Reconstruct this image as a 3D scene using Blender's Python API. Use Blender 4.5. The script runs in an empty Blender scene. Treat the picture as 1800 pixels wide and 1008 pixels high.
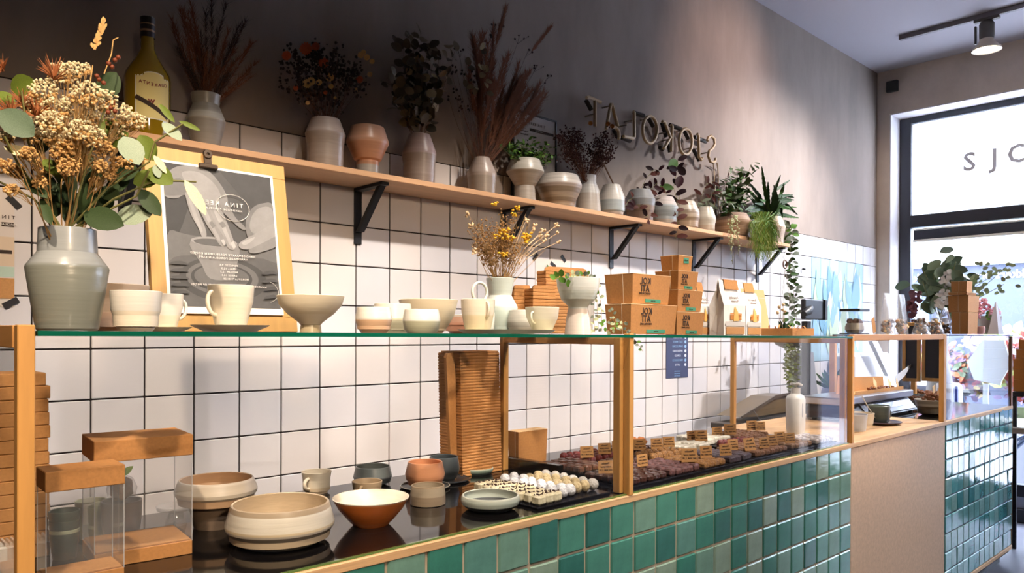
import bpy, math, random
from mathutils import Vector, Matrix
SC = bpy.context.scene
COL = SC.collection
RN = random.Random(11)
PI = math.pi
# ------------------------------------------------------------------ camera
FPX, YAW, PITCH, ROLL, CXP, CYP, EYE = 1333.26, .81412, -.0035, .0035, 900., 588.62, 1.35
_F = Vector((math.cos(YAW)*math.cos(PITCH), math.sin(YAW)*math.cos(PITCH), math.sin(PITCH)))
_R = Vector((math.sin(YAW), -math.cos(YAW), 0)); _U = _R.cross(_F)
_c, _s = math.cos(ROLL), math.sin(ROLL)
cam_x = _R*_c + _U*_s; cam_y = _U*_c - _R*_s
cd = bpy.data.cameras.new('camera'); cam = bpy.data.objects.new('camera', cd); COL.objects.link(cam)
m3 = Matrix((cam_x, cam_y, -_F)).transposed().to_4x4(); m3.translation = Vector((0, 0, EYE)); cam.matrix_world = m3
cd.sensor_width = 36; cd.lens = FPX/1800*36; cd.shift_y = (CYP-504)/1800; cd.clip_start = .02; cd.clip_end = 200
SC.camera = cam
# ------------------------------------------------------------------ world, lights, exposure
SC.view_settings.view_transform = 'Standard'; SC.view_settings.look = 'None'
SC.view_settings.exposure = 0.0; SC.view_settings.gamma = 1; SC.view_settings.use_curve_mapping = False
w = bpy.data.worlds.new('overcast_sky'); SC.world = w; w.use_nodes = True
bg = w.node_tree.nodes['Background']; bg.inputs[0].default_value = (.80, .88, 1, 1); bg.inputs[1].default_value = 50.0
SC.cycles.transparent_max_bounces = 24; SC.cycles.max_bounces = 8; SC.cycles.diffuse_bounces = 2
SC.cycles.caustics_reflective = False; SC.cycles.caustics_refractive = False; SC.cycles.sample_clamp_indirect = 6
def area(name, loc, aim, sx, sy, power, col, portal=False):
    l = bpy.data.lights.new(name, 'AREA'); l.shape = 'RECTANGLE'; l.size = sx; l.size_y = sy; l.energy = power; l.color = col
    if portal: l.cycles.is_portal = True
    o = bpy.data.objects.new(name, l); COL.objects.link(o); o.location = loc
    o.rotation_euler = (Vector(aim)-Vector(loc)).to_track_quat('-Z', 'Y').to_euler(); return o
def spot(name, loc, aim, power, deg, blend=.5, col=(1, .74, .47), r=.04):
    l = bpy.data.lights.new(name, 'SPOT'); l.energy = power; l.spot_size = math.radians(deg); l.spot_blend = blend; l.color = col; l.shadow_soft_size = r
    o = bpy.data.objects.new(name, l); COL.objects.link(o); o.location = loc
    o.rotation_euler = (Vector(aim)-Vector(loc)).to_track_quat('-Z', 'Y').to_euler(); return o
area('window_portal', (6.9, .98, 1.64), (0, .98, 1.64), 2.9, 2.96, 1, (1, 1, 1), True)
WARM = (1, .90, .80)
spot('track_spot_a', (-.25, .15, 3.05), (.50, 1.76, 1.24), 250, 48, .55, (1, .80, .60))
spot('track_spot_b', (1.15, .70, 3.3), (1.25, 1.95, 1.05), 225, 52, .5, WARM)
spot('track_spot_c', (2.2, .70, 3.3), (2.25, 1.95, 1.10), 235, 58, .5, WARM)
spot('track_spot_d', (3.3, .70, 3.3), (3.35, 1.95, 1.2), 220, 62, .5, WARM)
spot('track_spot_e', (4.2, 1.0, 3.3), (4.15, 2.48, 2.85), 85, 58, 1, (1, .68, .54))
spot('track_spot_f', (5.5, .8, 3.3), (4.55, 2.48, 1.45), 620, 76, 1, (1, .97, .98))
for k_, x_ in enumerate((.6, 2.2, 3.8)): spot('counter_spot_'+'abc'[k_], (x_, -.9, 3.3), (x_+.2, 1.3, .55), 130, 52, .6, (1, .92, .84))
spot('track_lamp_light', (5.76, 1.51, 3.24), (5.76, 1.51, 0), 60, 170, .6, (1, .78, .58), .06)
for k_, x_ in enumerate((.3, 1.7, 3.1)): spot('fill_spot_'+'abc'[k_], (x_-.2, -1.3, 2.15), (x_+.4, 2.3, 1.22), 150, 34, .7, (1, .76, .52), .12)  # unseen fill lights added to lift the shade under the shelf
# ------------------------------------------------------------------ pixel rays -> points on real planes
EY = Vector((0, 0, EYE))
def ray(px, py):
    x, y = px-CXP, py-CYP
    return _F + _R*((_c*x+_s*y)/FPX) - _U*((-_s*x+_c*y)/FPX)
def on(px, py, ax, v):
    d = ray(px, py); return EY + d*((v-EY[ax])/d[ax])
def ony(px, py, y): return on(px, py, 1, y)
def onz(px, py, z): return on(px, py, 2, z)
def onx(px, py, x): return on(px, py, 0, x)
def ppm(p): return FPX/((Vector(p)-EY).dot(_F))
# ------------------------------------------------------------------ materials
def lin(h):
    if not isinstance(h, str): return tuple(h)[:3]+(1,)
    h = h.lstrip('#'); o = []
    for i in (0, 2, 4):
        c = int(h[i:i+2], 16)/255; o.append(c/12.92 if c <= .04045 else ((c+.055)/1.055)**2.4)
    return tuple(o)+(1,)
MC = {}
def mat(name, col, rough=.5, var=None, bump=None, metal=0, spec=.5, coat=0, trans=0, emit=0, alpha=1, stretch=(1, 1, 1), ior=1.45, col2=None, sss=0):
    """Principled material; var=(noise scale, amount), bump=(scale, strength)."""
    if name in MC: return MC[name]
    m = bpy.data.materials.new(name); MC[name] = m; m.use_nodes = True; nt = m.node_tree; N = nt.nodes; L = nt.links
    b = N['Principled BSDF']; b.inputs['Base Color'].default_value = lin(col); b.inputs['Roughness'].default_value = rough
    b.inputs['Metallic'].default_value = metal; b.inputs['Specular IOR Level'].default_value = spec; b.inputs['Coat Weight'].default_value = coat
    b.inputs['Coat Roughness'].default_value = .08; b.inputs['Transmission Weight'].default_value = trans; b.inputs['IOR'].default_value = ior
    b.inputs['Alpha'].default_value = alpha
    if emit: b.inputs['Emission Color'].default_value = lin(col); b.inputs['Emission Strength'].default_value = emit
    if var or bump:
        tc = N.new('ShaderNodeTexCoord'); mp = N.new('ShaderNodeMapping'); mp.inputs['Scale'].default_value = stretch; L.new(tc.outputs['Object'], mp.inputs[0])
    if var:
        n = N.new('ShaderNodeTexNoise'); n.inputs['Scale'].default_value = var[0]; n.inputs['Detail'].default_value = 5; n.inputs['Roughness'].default_value = .65; L.new(mp.outputs[0], n.inputs[0])
        r = N.new('ShaderNodeValToRGB'); c = lin(col); a = var[1]
        r.color_ramp.elements[0].position = .3; r.color_ramp.elements[1].position = .7
        r.color_ramp.elements[0].color = tuple(x*(1-a) for x in c[:3])+(1,)
        r.color_ramp.elements[1].color = lin(col2) if col2 else tuple(min(1, x*(1+a)) for x in c[:3])+(1,)
        L.new(n.outputs[0], r.inputs[0]); L.new(r.outputs[0], b.inputs['Base Color'])
    if bump:
        n2 = N.new('ShaderNodeTexNoise'); n2.inputs['Scale'].default_value = bump[0]; n2.inputs['Detail'].default_value = 3; L.new(mp.outputs[0], n2.inputs[0])
        bp = N.new('ShaderNodeBump'); bp.inputs['Strength'].default_value = bump[1]; bp.inputs['Distance'].default_value = .01; L.new(n2.outputs[0], bp.inputs['Height']); L.new(bp.outputs[0], b.inputs['Normal'])
    return m
def glaze(name, h, bands, rough=.35, ring=.12, spec=.5, freq=90, coat=0):
    """ceramic: colour bands by height above the foot (h metres), fine throwing rings."""
    if name in MC: return MC[name]
    m = bpy.data.materials.new(name); MC[name] = m; m.use_nodes = True; nt = m.node_tree; N = nt.nodes; L = nt.links; b = N['Principled BSDF']
    b.inputs['Roughness'].default_value = rough; b.inputs['Specular IOR Level'].default_value = spec; b.inputs['Coat Weight'].default_value = coat
    tc = N.new('ShaderNodeTexCoord'); sp = N.new('ShaderNodeSeparateXYZ'); L.new(tc.outputs['Object'], sp.inputs[0])
    d = N.new('ShaderNodeMath'); d.operation = 'DIVIDE'; d.inputs[1].default_value = h; L.new(sp.outputs[2], d.inputs[0])
    r = N.new('ShaderNodeValToRGB'); cr = r.color_ramp; cr.interpolation = 'LINEAR'
    els = []
    for i, (z, c) in enumerate(bands):
        if i: els.append((z-.012, bands[i-1][1]))
        els.append((z+.012 if i else 0, c))
    cr.elements[0].position = 0; cr.elements[0].color = lin(els[0][1])
    cr.elements[1].position = 1; cr.elements[1].color = lin(els[-1][1])
    for z, c in els[1:]:
        e = cr.elements.new(min(.999, max(.001, z))); e.color = lin(c)
    L.new(d.outputs[0], r.inputs[0])
    mp = N.new('ShaderNodeMapping'); mp.inputs['Scale'].default_value = (4, 4, freq); L.new(tc.outputs['Object'], mp.inputs[0])
    n = N.new('ShaderNodeTexNoise'); n.inputs['Scale'].default_value = 1.5; n.inputs['Detail'].default_value = 4; L.new(mp.outputs[0], n.inputs[0])
    mx = N.new('ShaderNodeMixRGB'); mx.blend_type = 'MULTIPLY'; mx.inputs[0].default_value = 1
    r2 = N.new('ShaderNodeValToRGB'); r2.color_ramp.elements[0].position = .35; r2.color_ramp.elements[1].position = .65
    r2.color_ramp.elements[0].color = (1-ring, 1-ring, 1-ring, 1); r2.color_ramp.elements[1].color = (1, 1, 1, 1)
    L.new(n.outputs[0], r2.inputs[0]); L.new(r.outputs[0], mx.inputs[1]); L.new(r2.outputs[0], mx.inputs[2]); L.new(mx.outputs[0], b.inputs['Base Color'])
    bp = N.new('ShaderNodeBump'); bp.inputs['Strength'].default_value = .15; bp.inputs['Distance'].default_value = .004; L.new(n.outputs[0], bp.inputs['Height']); L.new(bp.outputs[0], b.inputs['Normal'])
    return m
def clear(name, tint=(1, 1, 1), refl=.9, rough=.02, haze=0, hazecol=(.9, .92, .95)):
    """thin clear pane: lets light straight through, mirrors by Fresnel, optional milky haze."""
    if name in MC: return MC[name]
    m = bpy.data.materials.new(name); MC[name] = m; m.use_nodes = True; nt = m.node_tree; N = nt.nodes; L = nt.links; N.remove(N['Principled BSDF'])
    t = N.new('ShaderNodeBsdfTransparent'); t.inputs[0].default_value = tuple(tint)+(1,)
    g = N.new('ShaderNodeBsdfGlossy'); g.inputs['Roughness'].default_value = rough
    fr = N.new('ShaderNodeFresnel'); ge = N.new('ShaderNodeNewGeometry'); io = N.new('ShaderNodeMapRange')   # same Fresnel from either side of the pane
    io.inputs[3].default_value = 1.45; io.inputs[4].default_value = 1/1.45; L.new(ge.outputs['Backfacing'], io.inputs[0]); L.new(io.outputs[0], fr.inputs[0])
    mu = N.new('ShaderNodeMath'); mu.operation = 'MULTIPLY'; mu.inputs[1].default_value = refl; L.new(fr.outputs[0], mu.inputs[0])
    ms = N.new('ShaderNodeMixShader'); L.new(mu.outputs[0], ms.inputs[0]); L.new(t.outputs[0], ms.inputs[1]); L.new(g.outputs[0], ms.inputs[2])
    out = ms.outputs[0]
    if haze:
        df = N.new('ShaderNodeBsdfDiffuse'); df.inputs[0].default_value = tuple(hazecol)+(1,)
        m2 = N.new('ShaderNodeMixShader'); m2.inputs[0].default_value = haze; L.new(out, m2.inputs[1]); L.new(df.outputs[0], m2.inputs[2]); out = m2.outputs[0]
    L.new(out, N['Material Output'].inputs[0]); return m
# ------------------------------------------------------------------ mesh building
class MB:
    def __init__(s): s.v = []; s.f = []; s.m = []
    def add(s, vs, fs, mi=0):
        k = len(s.v); s.v += [tuple(p) for p in vs]; s.f += [tuple(i+k for i in f) for f in fs]; s.m += [mi]*len(fs); return s
    def hexa(s, b, t, mi=0):   # b, t: four corners each, counter-clockwise seen from above
        return s.add(list(b)+list(t), [(3, 2, 1, 0), (4, 5, 6, 7), (0, 1, 5, 4), (1, 2, 6, 5), (2, 3, 7, 6), (3, 0, 4, 7)], mi)
    def box(s, x0, x1, y0, y1, z0, z1, mi=0):
        return s.hexa([(x0, y0, z0), (x1, y0, z0), (x1, y1, z0), (x0, y1, z0)], [(x0, y0, z1), (x1, y0, z1), (x1, y1, z1), (x0, y1, z1)], mi)
    def cbox(s, x0, x1, y0, y1, z0, z1, c=.002, mi=0):   # chamfered box
        V = []; X = (x0, x1); Y = (y0, y1); Z = (z0, z1); idx = {}
        for i in (0, 1):
            for j in (0, 1):
                for k in (0, 1):
                    for a in range(3):
                        p = [X[i], Y[j], Z[k]]
                        for q, e in ((0, i), (1, j), (2, k)):
                            if q != a: p[q] += c if e == 0 else -c
                        idx[i, j, k, a] = len(V); V.append(p)
        Fs = []
        for a in range(3):
            b_, c_ = (a+1) % 3, (a+2) % 3
            for e in (0, 1):
                q = []
                for (u, w_) in ((0, 0), (1, 0), (1, 1), (0, 1)):
                    t = [0, 0, 0]; t[a] = e; t[b_] = u; t[c_] = w_; q.append(idx[t[0], t[1], t[2], a])
                Fs.append(q if e else q[::-1])
            for u in (0, 1):
                for w_ in (0, 1):
                    t0 = [0]*3; t1 = [0]*3; t0[a] = 0; t1[a] = 1
                    for t in (t0, t1): t[b_] = u; t[c_] = w_
                    q = [idx[(*t0, b_)], idx[(*t1, b_)], idx[(*t1, c_)], idx[(*t0, c_)]]
                    Fs.append(q if (u == w_) else q[::-1])
        for i in (0, 1):
            for j in (0, 1):
                for k in (0, 1):
                    q = [idx[i, j, k, a] for a in range(3)]; Fs.append(q if (i+j+k) % 2 else q[::-1])
        return s.add(V, Fs, mi)
    def lathe(s, prof, seg=40, o=(0, 0, 0), mi=0, sx=1, sy=1):
        V = []; rows = []
        for r, z in prof:
            if r < 1e-6: rows.append([len(V)]); V.append((o[0], o[1], o[2]+z))
            else:
                rows.append(list(range(len(V), len(V)+seg)))
                for i in range(seg):
                    a = 2*PI*i/seg; V.append((o[0]+r*sx*math.cos(a), o[1]+r*sy*math.sin(a), o[2]+z))
        Fs = []
        for A, B in zip(rows, rows[1:]):
            if len(A) == 1 and len(B) == 1: continue
            for i in range(seg):
                j = (i+1) % seg
                if len(A) == 1: Fs.append((A[0], B[j], B[i]))
                elif len(B) == 1: Fs.append((A[i], A[j], B[0]))
                else: Fs.append((A[i], A[j], B[j], B[i]))
        return s.add(V, Fs, mi)
    def tube(s, pts, r, seg=6, mi=0, closed=False):
        P = [Vector(p) for p in pts]; n = len(P); V = []; Fs = []
        rr = r if isinstance(r, (list, tuple)) else [r]*n
        t = (P[1]-P[0]).normalized(); up = Vector((0, 0, 1)) if abs(t.z) < .9 else Vector((1, 0, 0)); a = t.cross(up).normalized()
        for i in range(n):
            if closed: t = (P[(i+1) % n]-P[i-1]).normalized()
            else: t = (P[min(i+1, n-1)]-P[max(i-1, 0)]).normalized()
            a = (a-t*a.dot(t)); a = a.normalized() if a.length > 1e-6 else t.orthogonal().normalized(); b = t.cross(a)
            for k in range(seg):
                an = 2*PI*k/seg; V.append(P[i]+(a*math.cos(an)+b*math.sin(an))*rr[i])
        for i in range(n if closed else n-1):
            for k in range(seg):
                k2 = (k+1) % seg; j = (i+1) % n; Fs.append((i*seg+k, i*seg+k2, j*seg+k2, j*seg+k))
        if not closed: Fs += [tuple(range(seg))[::-1], tuple(range((n-1)*seg, n*seg))]
        return s.add(V, Fs, mi)
    def prism(s, pts, ext, mi=0):   # planar polygon pushed along ext
        n = len(pts); e = Vector(ext); P = [Vector(p) for p in pts]; V = P+[p+e for p in P]
        nr = Vector((0, 0, 0))
        for i in range(n): nr += P[i].cross(P[(i+1) % n])
        A = tuple(range(n)); B = tuple(range(n, 2*n)); S = [(i, (i+1) % n, n+(i+1) % n, n+i) for i in range(n)]
        if nr.dot(e) > 0: Fs = [A[::-1], B]+S
        else: Fs = [A, B[::-1]]+[q[::-1] for q in S]
        return s.add(V, Fs, mi)
    def blob(s, c, r, mi=0, jit=.15, sz=1):
        t = (1+5**.5)/2; V = []
        for p in ((-1, t, 0), (1, t, 0), (-1, -t, 0), (1, -t, 0), (0, -1, t), (0, 1, t), (0, -1, -t), (0, 1, -t), (t, 0, -1), (t, 0, 1), (-t, 0, -1), (-t, 0, 1)):
            k = r/1.9*(1+RN.uniform(-jit, jit)); V.append((c[0]+p[0]*k, c[1]+p[1]*k, c[2]+p[2]*k*sz))
        return s.add(V, [(0, 11, 5), (0, 5, 1), (0, 1, 7), (0, 7, 10), (0, 10, 11), (1, 5, 9), (5, 11, 4), (11, 10, 2), (10, 7, 6), (7, 1, 8), (3, 9, 4), (3, 4, 2), (3, 2, 6), (3, 6, 8), (3, 8, 9), (4, 9, 5), (2, 4, 11), (6, 2, 10), (8, 6, 7), (9, 8, 1)], mi)
    def leaf(s, p, d, nrm, L, W, mi=0, fold=.15, curl=.15):
        M = frame(p, d, nrm); V = []; Fs = []
        for i, (t, wd) in enumerate(((0, .08), (.25, .8), (.55, 1), (.82, .62), (1, .05))):
            x = t*L; z = -curl*L*t*t; h = wd*W/2
            V += [M @ Vector((x, -h, z+fold*h)), M @ Vector((x, 0, z)), M @ Vector((x, h, z+fold*h))]
        for i in range(4): Fs += [(3*i, 3*i+3, 3*i+4, 3*i+1), (3*i+1, 3*i+4, 3*i+5, 3*i+2)]
        return s.add(V, Fs, mi)
    def data(s, name, mats, smooth=None):
        me = bpy.data.meshes.new(name); me.from_pydata(s.v, [], s.f)
        for m in (mats if isinstance(mats, (list, tuple)) else [mats]): me.materials.append(m)
        if any(s.m): me.polygons.foreach_set('material_index', s.m)
        if smooth is not None:
            me.polygons.foreach_set('use_smooth', [True]*len(s.f))
            if smooth < 179: me.set_sharp_from_angle(angle=math.radians(smooth))
        me.update(); return me
    def build(s, name, mats, parent=None, smooth=None, loc=None):
        return link(name, s.data(name, mats, smooth), parent, loc)
def frame(p, d, nrm):
    d = Vector(d).normalized(); n = Vector(nrm); y = n.cross(d)
    y = y.normalized() if y.length > 1e-5 else d.orthogonal().normalized(); n = d.cross(y)
    M = Matrix((d, y, n)).transposed().to_4x4(); M.translation = Vector(p); return M
def link(name, me, parent=None, loc=None, M=None):
    o = bpy.data.objects.new(name, me); COL.objects.link(o)
    if parent is not None: o.parent = parent
    if M is not None: o.matrix_basis = M
    elif loc is not None: o.location = loc
    return o
def tag(o, label=None, cat=None, group=None, kind=None):
    for k, v in (('label', label), ('category', cat), ('group', group), ('kind', kind)):
        if v: o[k] = v
    return o
def thing(name, label, cat, loc=(0, 0, 0), rz=0, group=None):
    o = bpy.data.objects.new(name, None); COL.objects.link(o); o.location = loc; o.rotation_euler = (0, 0, rz); o.empty_display_size = .05
    return tag(o, label, cat, group)
def setting(o): o['kind'] = 'structure'; return o
def stuff(o): o['kind'] = 'stuff'; return o
def clone(root, loc, rz=None, label=None, group=None):
    r = root.copy(); COL.objects.link(r); r.location = loc
    if rz is not None: r.rotation_euler = (0, 0, rz)
    if label: r['label'] = label
    if group: r['group'] = group
    for ch in root.children:
        c = ch.copy(); COL.objects.link(c); c.parent = r
        for g in ch.children:
            d = g.copy(); COL.objects.link(d); d.parent = c
    return r
TX = {}
def text_data(s, size, m, flip=True, bold=0, align='CENTER', ext=.0004, spacing=1):
    k = (s, size, m.name, flip, bold, align, ext, spacing)
    if k in TX: return TX[k]
    cu = bpy.data.curves.new('lettering', 'FONT'); cu.body = s; cu.size = size; cu.align_x = align; cu.align_y = 'CENTER'; cu.extrude = ext; cu.offset = bold; cu.resolution_u = 2; cu.space_character = spacing
    o = bpy.data.objects.new('lettering', cu); COL.objects.link(o); bpy.context.view_layer.update()
    me = bpy.data.meshes.new_from_object(o.evaluated_get(bpy.context.evaluated_depsgraph_get())); bpy.data.objects.remove(o); bpy.data.curves.remove(cu)
    if flip: me.transform(Matrix.Scale(-1, 4, (1, 0, 0))); me.flip_normals()
    me.materials.clear(); me.materials.append(m); TX[k] = me; return me
STAND = Matrix.Rotation(PI/2, 4, 'X')   # lettering plane xy -> stands up facing -y
def lettering(s, size, m, parent, p, flip=True, M=None, name='lettering', **kw):
    B = Matrix.Translation(Vector(p)) @ (M if M is not None else STAND)
    return link(name, text_data(s, size, m, flip, **kw), parent, M=B)
def shell(outer, t=.004, floor=.008):
    """closed wall profile from an outer profile (bottom to top)."""
    inner = [(max(r-t, .001), z) for r, z in outer[::-1] if z > floor+.002]
    return [(0, 0)]+outer+[(outer[-1][0]-t*.5, outer[-1][1]+t*.35)]+inner+[(max(inner[-1][0]*.96, .001), floor), (0, floor)]
def pxprof(px, y, zb, prof):
    p0 = ony(px, CYP, y); s = ppm(p0); out = []
    for i, (hw, py) in enumerate(prof): out.append((hw/s, 0 if i == 0 else ony(px, py, y).z-zb))
    return Vector((p0.x, y, zb)), out
def vessel(name, label, cat, px, y, zb, prof, m, group=None, t=.004, seg=40, smooth=28, floor=.008, rz=0, handle=None, inner=None):
    """thrown pot: prof lists (half width, row) in photo pixels at its own distance y, bottom to top."""
    loc, pr = pxprof(px, y, zb, prof)
    if callable(m): m = m(pr[-1][1])
    sh_ = shell(pr, t, floor)
    if inner:
        k = len(pr)+2; mb = MB().lathe(sh_[:k], seg).lathe(sh_[k-1:], seg, mi=1); m = [m, mat('inside_'+inner[1:], inner, .35, var=(30, .08), stretch=(1, 1, 6))]
    else: mb = MB().lathe(sh_, seg)
    if handle is None:
        o = mb.build(name, m, None, smooth, loc); tag(o, label, cat, group); return o
    root = thing(name, label, cat, loc, rz, group); mb.build('body', m, root, smooth)
    z0, z1, out, r = handle; h = pr[-1][1]
    def rad(z):
        for (r0, a), (r1, b) in zip(pr, pr[1:]):
            if a <= z <= b: return r0+(r1-r0)*(z-a)/max(1e-6, b-a)
        return pr[-1][0]
    A, B = z0*h, z1*h; pts = []
    for i in range(11):
        a = PI*i/10; zz = (A+B)/2-(B-A)/2*math.cos(a); rb = rad(A)+(rad(B)-rad(A))*i/10
        pts.append((rb-.002+out*math.sin(a)**.8, 0, zz))
    MB().tube(pts, r, 8).build('handle', m, root, 60); return root
# ------------------------------------------------------------------ shared materials
plaster = mat('mottled_plaster', '#8A7E76', .85, var=(2.2, .2), bump=(9, .12), stretch=(1, 1, .35))
plaster2 = mat('window_wall_plaster', '#D6C8BC', .85, var=(3, .12))
ceil_m = mat('ceiling_paint', '#A8A5AD', .9)
white_paint = mat('reveal_paint', '#E2DEE2', .7)
floor_m = mat('poured_floor', '#6A6A74', .35, var=(1.5, .12))
grout = mat('dark_grout', '#2B2425', .9)
tile_w = [mat('white_tile_'+n, c, .22, spec=.45, bump=(5, .05)) for n, c in (('plain', '#D9D4D4'), ('warm', '#DBD4D2'), ('cool', '#D4D1D5'))]
ply = mat('plywood_edge', '#C69E72', .55, var=(14, .25), stretch=(.25, 1, 9))
panel_m = mat('plywood_panel', '#C9A98C', .6, var=(60, .12))
wood = mat('pine_wood', '#C9924F', .5, var=(10, .22), stretch=(1.5, 1.5, .14))
wood_x = mat('pine_wood_rail', '#C08A50', .5, var=(10, .22), stretch=(.15, .15, 2))
shelf_m = mat('shelf_wood', '#C79A72', .6, var=(12, .12), stretch=(.12, 2, 2))
black_m = mat('black_steel', '#15161A', .45)
stone = mat('black_stone', '#100E0E', .06, var=(180, .6), spec=.6)
kraft = mat('kraft_card', '#B67F48', .75, var=(160, .12))
kraft_d = mat('kraft_card_dark', '#BC8852', .8, var=(160, .12))
kraft_e = mat('kraft_edge', '#E0B988', .8)
print_d = mat('dark_print', '#3A2A22', .8)
green_l = mat('green_label', '#3F8A6E', .7)
string_m = mat('cotton_string', '#EBD9B8', .9)
glass = clear('clear_glass'); pane_m = clear('window_glass', (.95, .97, 1), .9)
glass_edge = mat('green_glass_edge', '#0E5A45', .15, spec=.6)
acetate = clear('clear_acetate', (.96, .96, .96), 1.0, .05, .06)
cello = clear('cellophane', (.97, .97, .98), 1.0, .12, .16)
# ------------------------------------------------------------------ room shell
WY, XW, FZ, CZ = 2.48, 6.455, -.06, 3.485
TP, TX0, TZ0 = .15, .6322, 1.2955
wl = setting(MB().box(-4.6, XW+.3, WY+.0035, WY+.25, FZ, 2.047).build('wall_left', grout))
setting(MB().box(-4.6, XW+.3, WY-.002, WY+.25, 2.047, CZ).build('wall_upper', plaster))
floor = setting(MB().box(-4.6, 6.7, -3.2, WY, FZ-.1, FZ).build('floor', floor_m))
setting(MB().box(-4.6, 6.7, -3.2, WY, CZ, CZ+.1).build('ceiling', ceil_m))
setting(MB().box(-4.7, -4.6, -3.2, WY+.2, FZ, CZ).build('wall_rear', mat('dark_rear_paint', '#4A423E', .9)))
setting(MB().box(-4.6, 6.7, -3.3, -3.2, FZ, CZ).build('wall_right', mat('dark_rear_paint', '#4A423E', .9)))
# white wall tiles: nearest 300 single, the far ones joined
tmesh = [MB().cbox(.0022, TP-.0022, 0, .006, .0022, TP-.0022, .0018).data('tile', tm) for tm in tile_w]
mur_c = range(31, 37); far = MB(); nt = 0
for c in range(-2, 39):
    for r in range(-4, 5):
        x = TX0+TP*c; z = TZ0+TP*r
        if c in mur_c and 0 <= r+1 <= 4 and False: continue
        if x+.02 > XW: continue
        if x+TP > XW: far.cbox(x+.0015, XW-.001, WY-.003, WY+.003, z+.0015, z+TP-.0015, .0018); continue
        if x < 4.95 and nt < 300:
            nt += 1
            link('tile', tmesh[RN.randrange(3)], wl, M=Matrix.Translation((x, WY-.003, z)) @ Matrix.Rotation(RN.uniform(-.003, .003), 4, 'Z'))
        elif not (31 <= c < 37 and -1 <= r < 4): far.cbox(x+.0022, x+TP-.0022, WY-.003, WY+.003, z+.0022, z+TP-.0022, .0018)
stuff(far.build('far_tile', tile_w[0], wl))
# window wall: strip beside the corner, lintel, sill
setting(MB().box(XW, XW+.3, 2.38, WY, FZ, CZ).box(XW, XW+.3, -3.2, 2.38, 3.13, CZ).box(XW, XW+.3, -3.2, -.55, FZ, 3.13).build('wall_front', plaster2))
setting(MB().box(XW+.001, XW+.195, 2.372, 2.3795, FZ, 3.12).box(XW+.001, XW+.195, -.55, 2.372, 3.1205, 3.1295).build('trim_1', white_paint))
fr_m = mat('anthracite_frame', '#23242C', .4)
win = setting(thing('window_1', None, None))
XF = XW+.195
def wpart(name, y0, y1, z0, z1, m=fr_m, d0=0, d1=.07, c=.003): return MB().cbox(XF+d0, XF+d1, y0, y1, z0, z1, c).build(name, m, win)
wpart('frame_jamb', 2.285, 2.372, FZ, 3.12); wpart('frame_head', -.55, 2.285, 3.07, 3.12); wpart('transom', -.55, 2.285, 2.215, 2.315, d0=-.01)
wpart('mullion', .62, .70, FZ, 3.07); wpart('frame_jamb', -.55, -.47, FZ, 3.07); wpart('bottom_rail', -.55, 2.285, .13, .22); wpart('sill', -.55, 2.285, FZ, .04, d0=-.02)
wpart('lower_panel', -.55, 2.285, .04, .13, mat('pale_sill_panel', '#9EA0AA', .5), d0=.02)
frost = bpy.data.materials.new('frosted_film'); frost.use_nodes = True; fn = frost.node_tree; fn.nodes.remove(fn.nodes['Principled BSDF'])
ft = fn.nodes.new('ShaderNodeBsdfTranslucent'); ft.inputs[0].default_value = (.93, .94, .97, 1); fn.links.new(ft.outputs[0], fn.nodes['Material Output'].inputs[0])
for ya, yb in ((.70, 2.285), (-.47, .62)):
    MB().box(XF+.03, XF+.038, ya, yb, 2.315, 3.07).build('frosted_pane', frost, win)
    MB().box(XF+.03, XF+.038, ya, yb, .22, 2.215).build('glass_pane', pane_m, win)
FACEX = Matrix(((0, 0, 1), (-1, 0, 0), (0, 1, 0))).transposed().to_4x4()   # lettering read by someone looking along +x
FACEX = Matrix(((0, 0, -1, 0), (-1, 0, 0, 0), (0, 1, 0, 0), (0, 0, 0, 1)))
let_g = mat('grey_lettering', '#A9ADBA', .8)
for ch, px, py in (('S', 1704, 286), ('J', 1748, 279), ('O', 1792, 271)):
    p = onx(px, py, XF+.028); lettering(ch, .20, let_g, win, p, flip=False, M=FACEX, bold=.0035)
# roller blind cassette under the transom
bl = thing('roller_blind', 'white-railed roller blind rolled up under the dark window transom', 'blind', (XF-.03, 1.2, 2.14))
bw = mat('blind_rail', '#E8E4E0', .4)
MB().cbox(-.02, .012, -.48, 1.05, .045, .058, .003).build('top_rail', bw, bl); MB().cbox(-.01, .01, -.48, 1.05, -.03, .045, .003).build('cassette', mat('blind_dark', '#2C2F3B', .6), bl)
MB().cbox(-.02, .012, -.48, 1.05, -.05, -.03, .003).build('bottom_rail', bw, bl)
# ------------------------------------------------------------------ ceiling track with its lamp, motion sensor
tr = thing('ceiling_track', 'long grey lighting track fixed to the ceiling near the window', 'track', (5.76, 0, CZ-.001))
MB().cbox(-.017, .017, -2.6, 2.06, -.033, 0, .003).build('rail', mat('track_grey', '#6E6A70', .5), tr)
sp = thing('track_spotlight', 'dark spotlight with a lit flared lamp clipped under the ceiling track', 'lamp', (5.76, 1.51, CZ-.034))
dk = mat('lamp_housing', '#4A4540', .5)
MB().cbox(-.018, .018, -.075, .075, -.02, 0, .003).build('adapter', dk, sp)
MB().lathe([(0, -.14), (.042, -.14), (.045, -.12), (.045, -.04), (.03, -.02), (0, -.02)], 24).build('housing', dk, sp, 40)
MB().cbox(-.012, .012, .06, .072, -.16, -.04, .002).build('hinge_arm', dk, sp)
MB().lathe([(.04, -.14), (.05, -.165), (.085, -.205), (.088, -.215), (.08, -.214), (.045, -.17)], 28).build('reflector', mat('reflector', '#D8C8B0', .3), sp, 50)
MB().lathe([(0, -.222), (.05, -.219), (.078, -.21), (0, -.2)], 28).build('bulb', mat('lit_bulb', '#FFE9C4', .4, emit=14), sp, 60)
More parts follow.
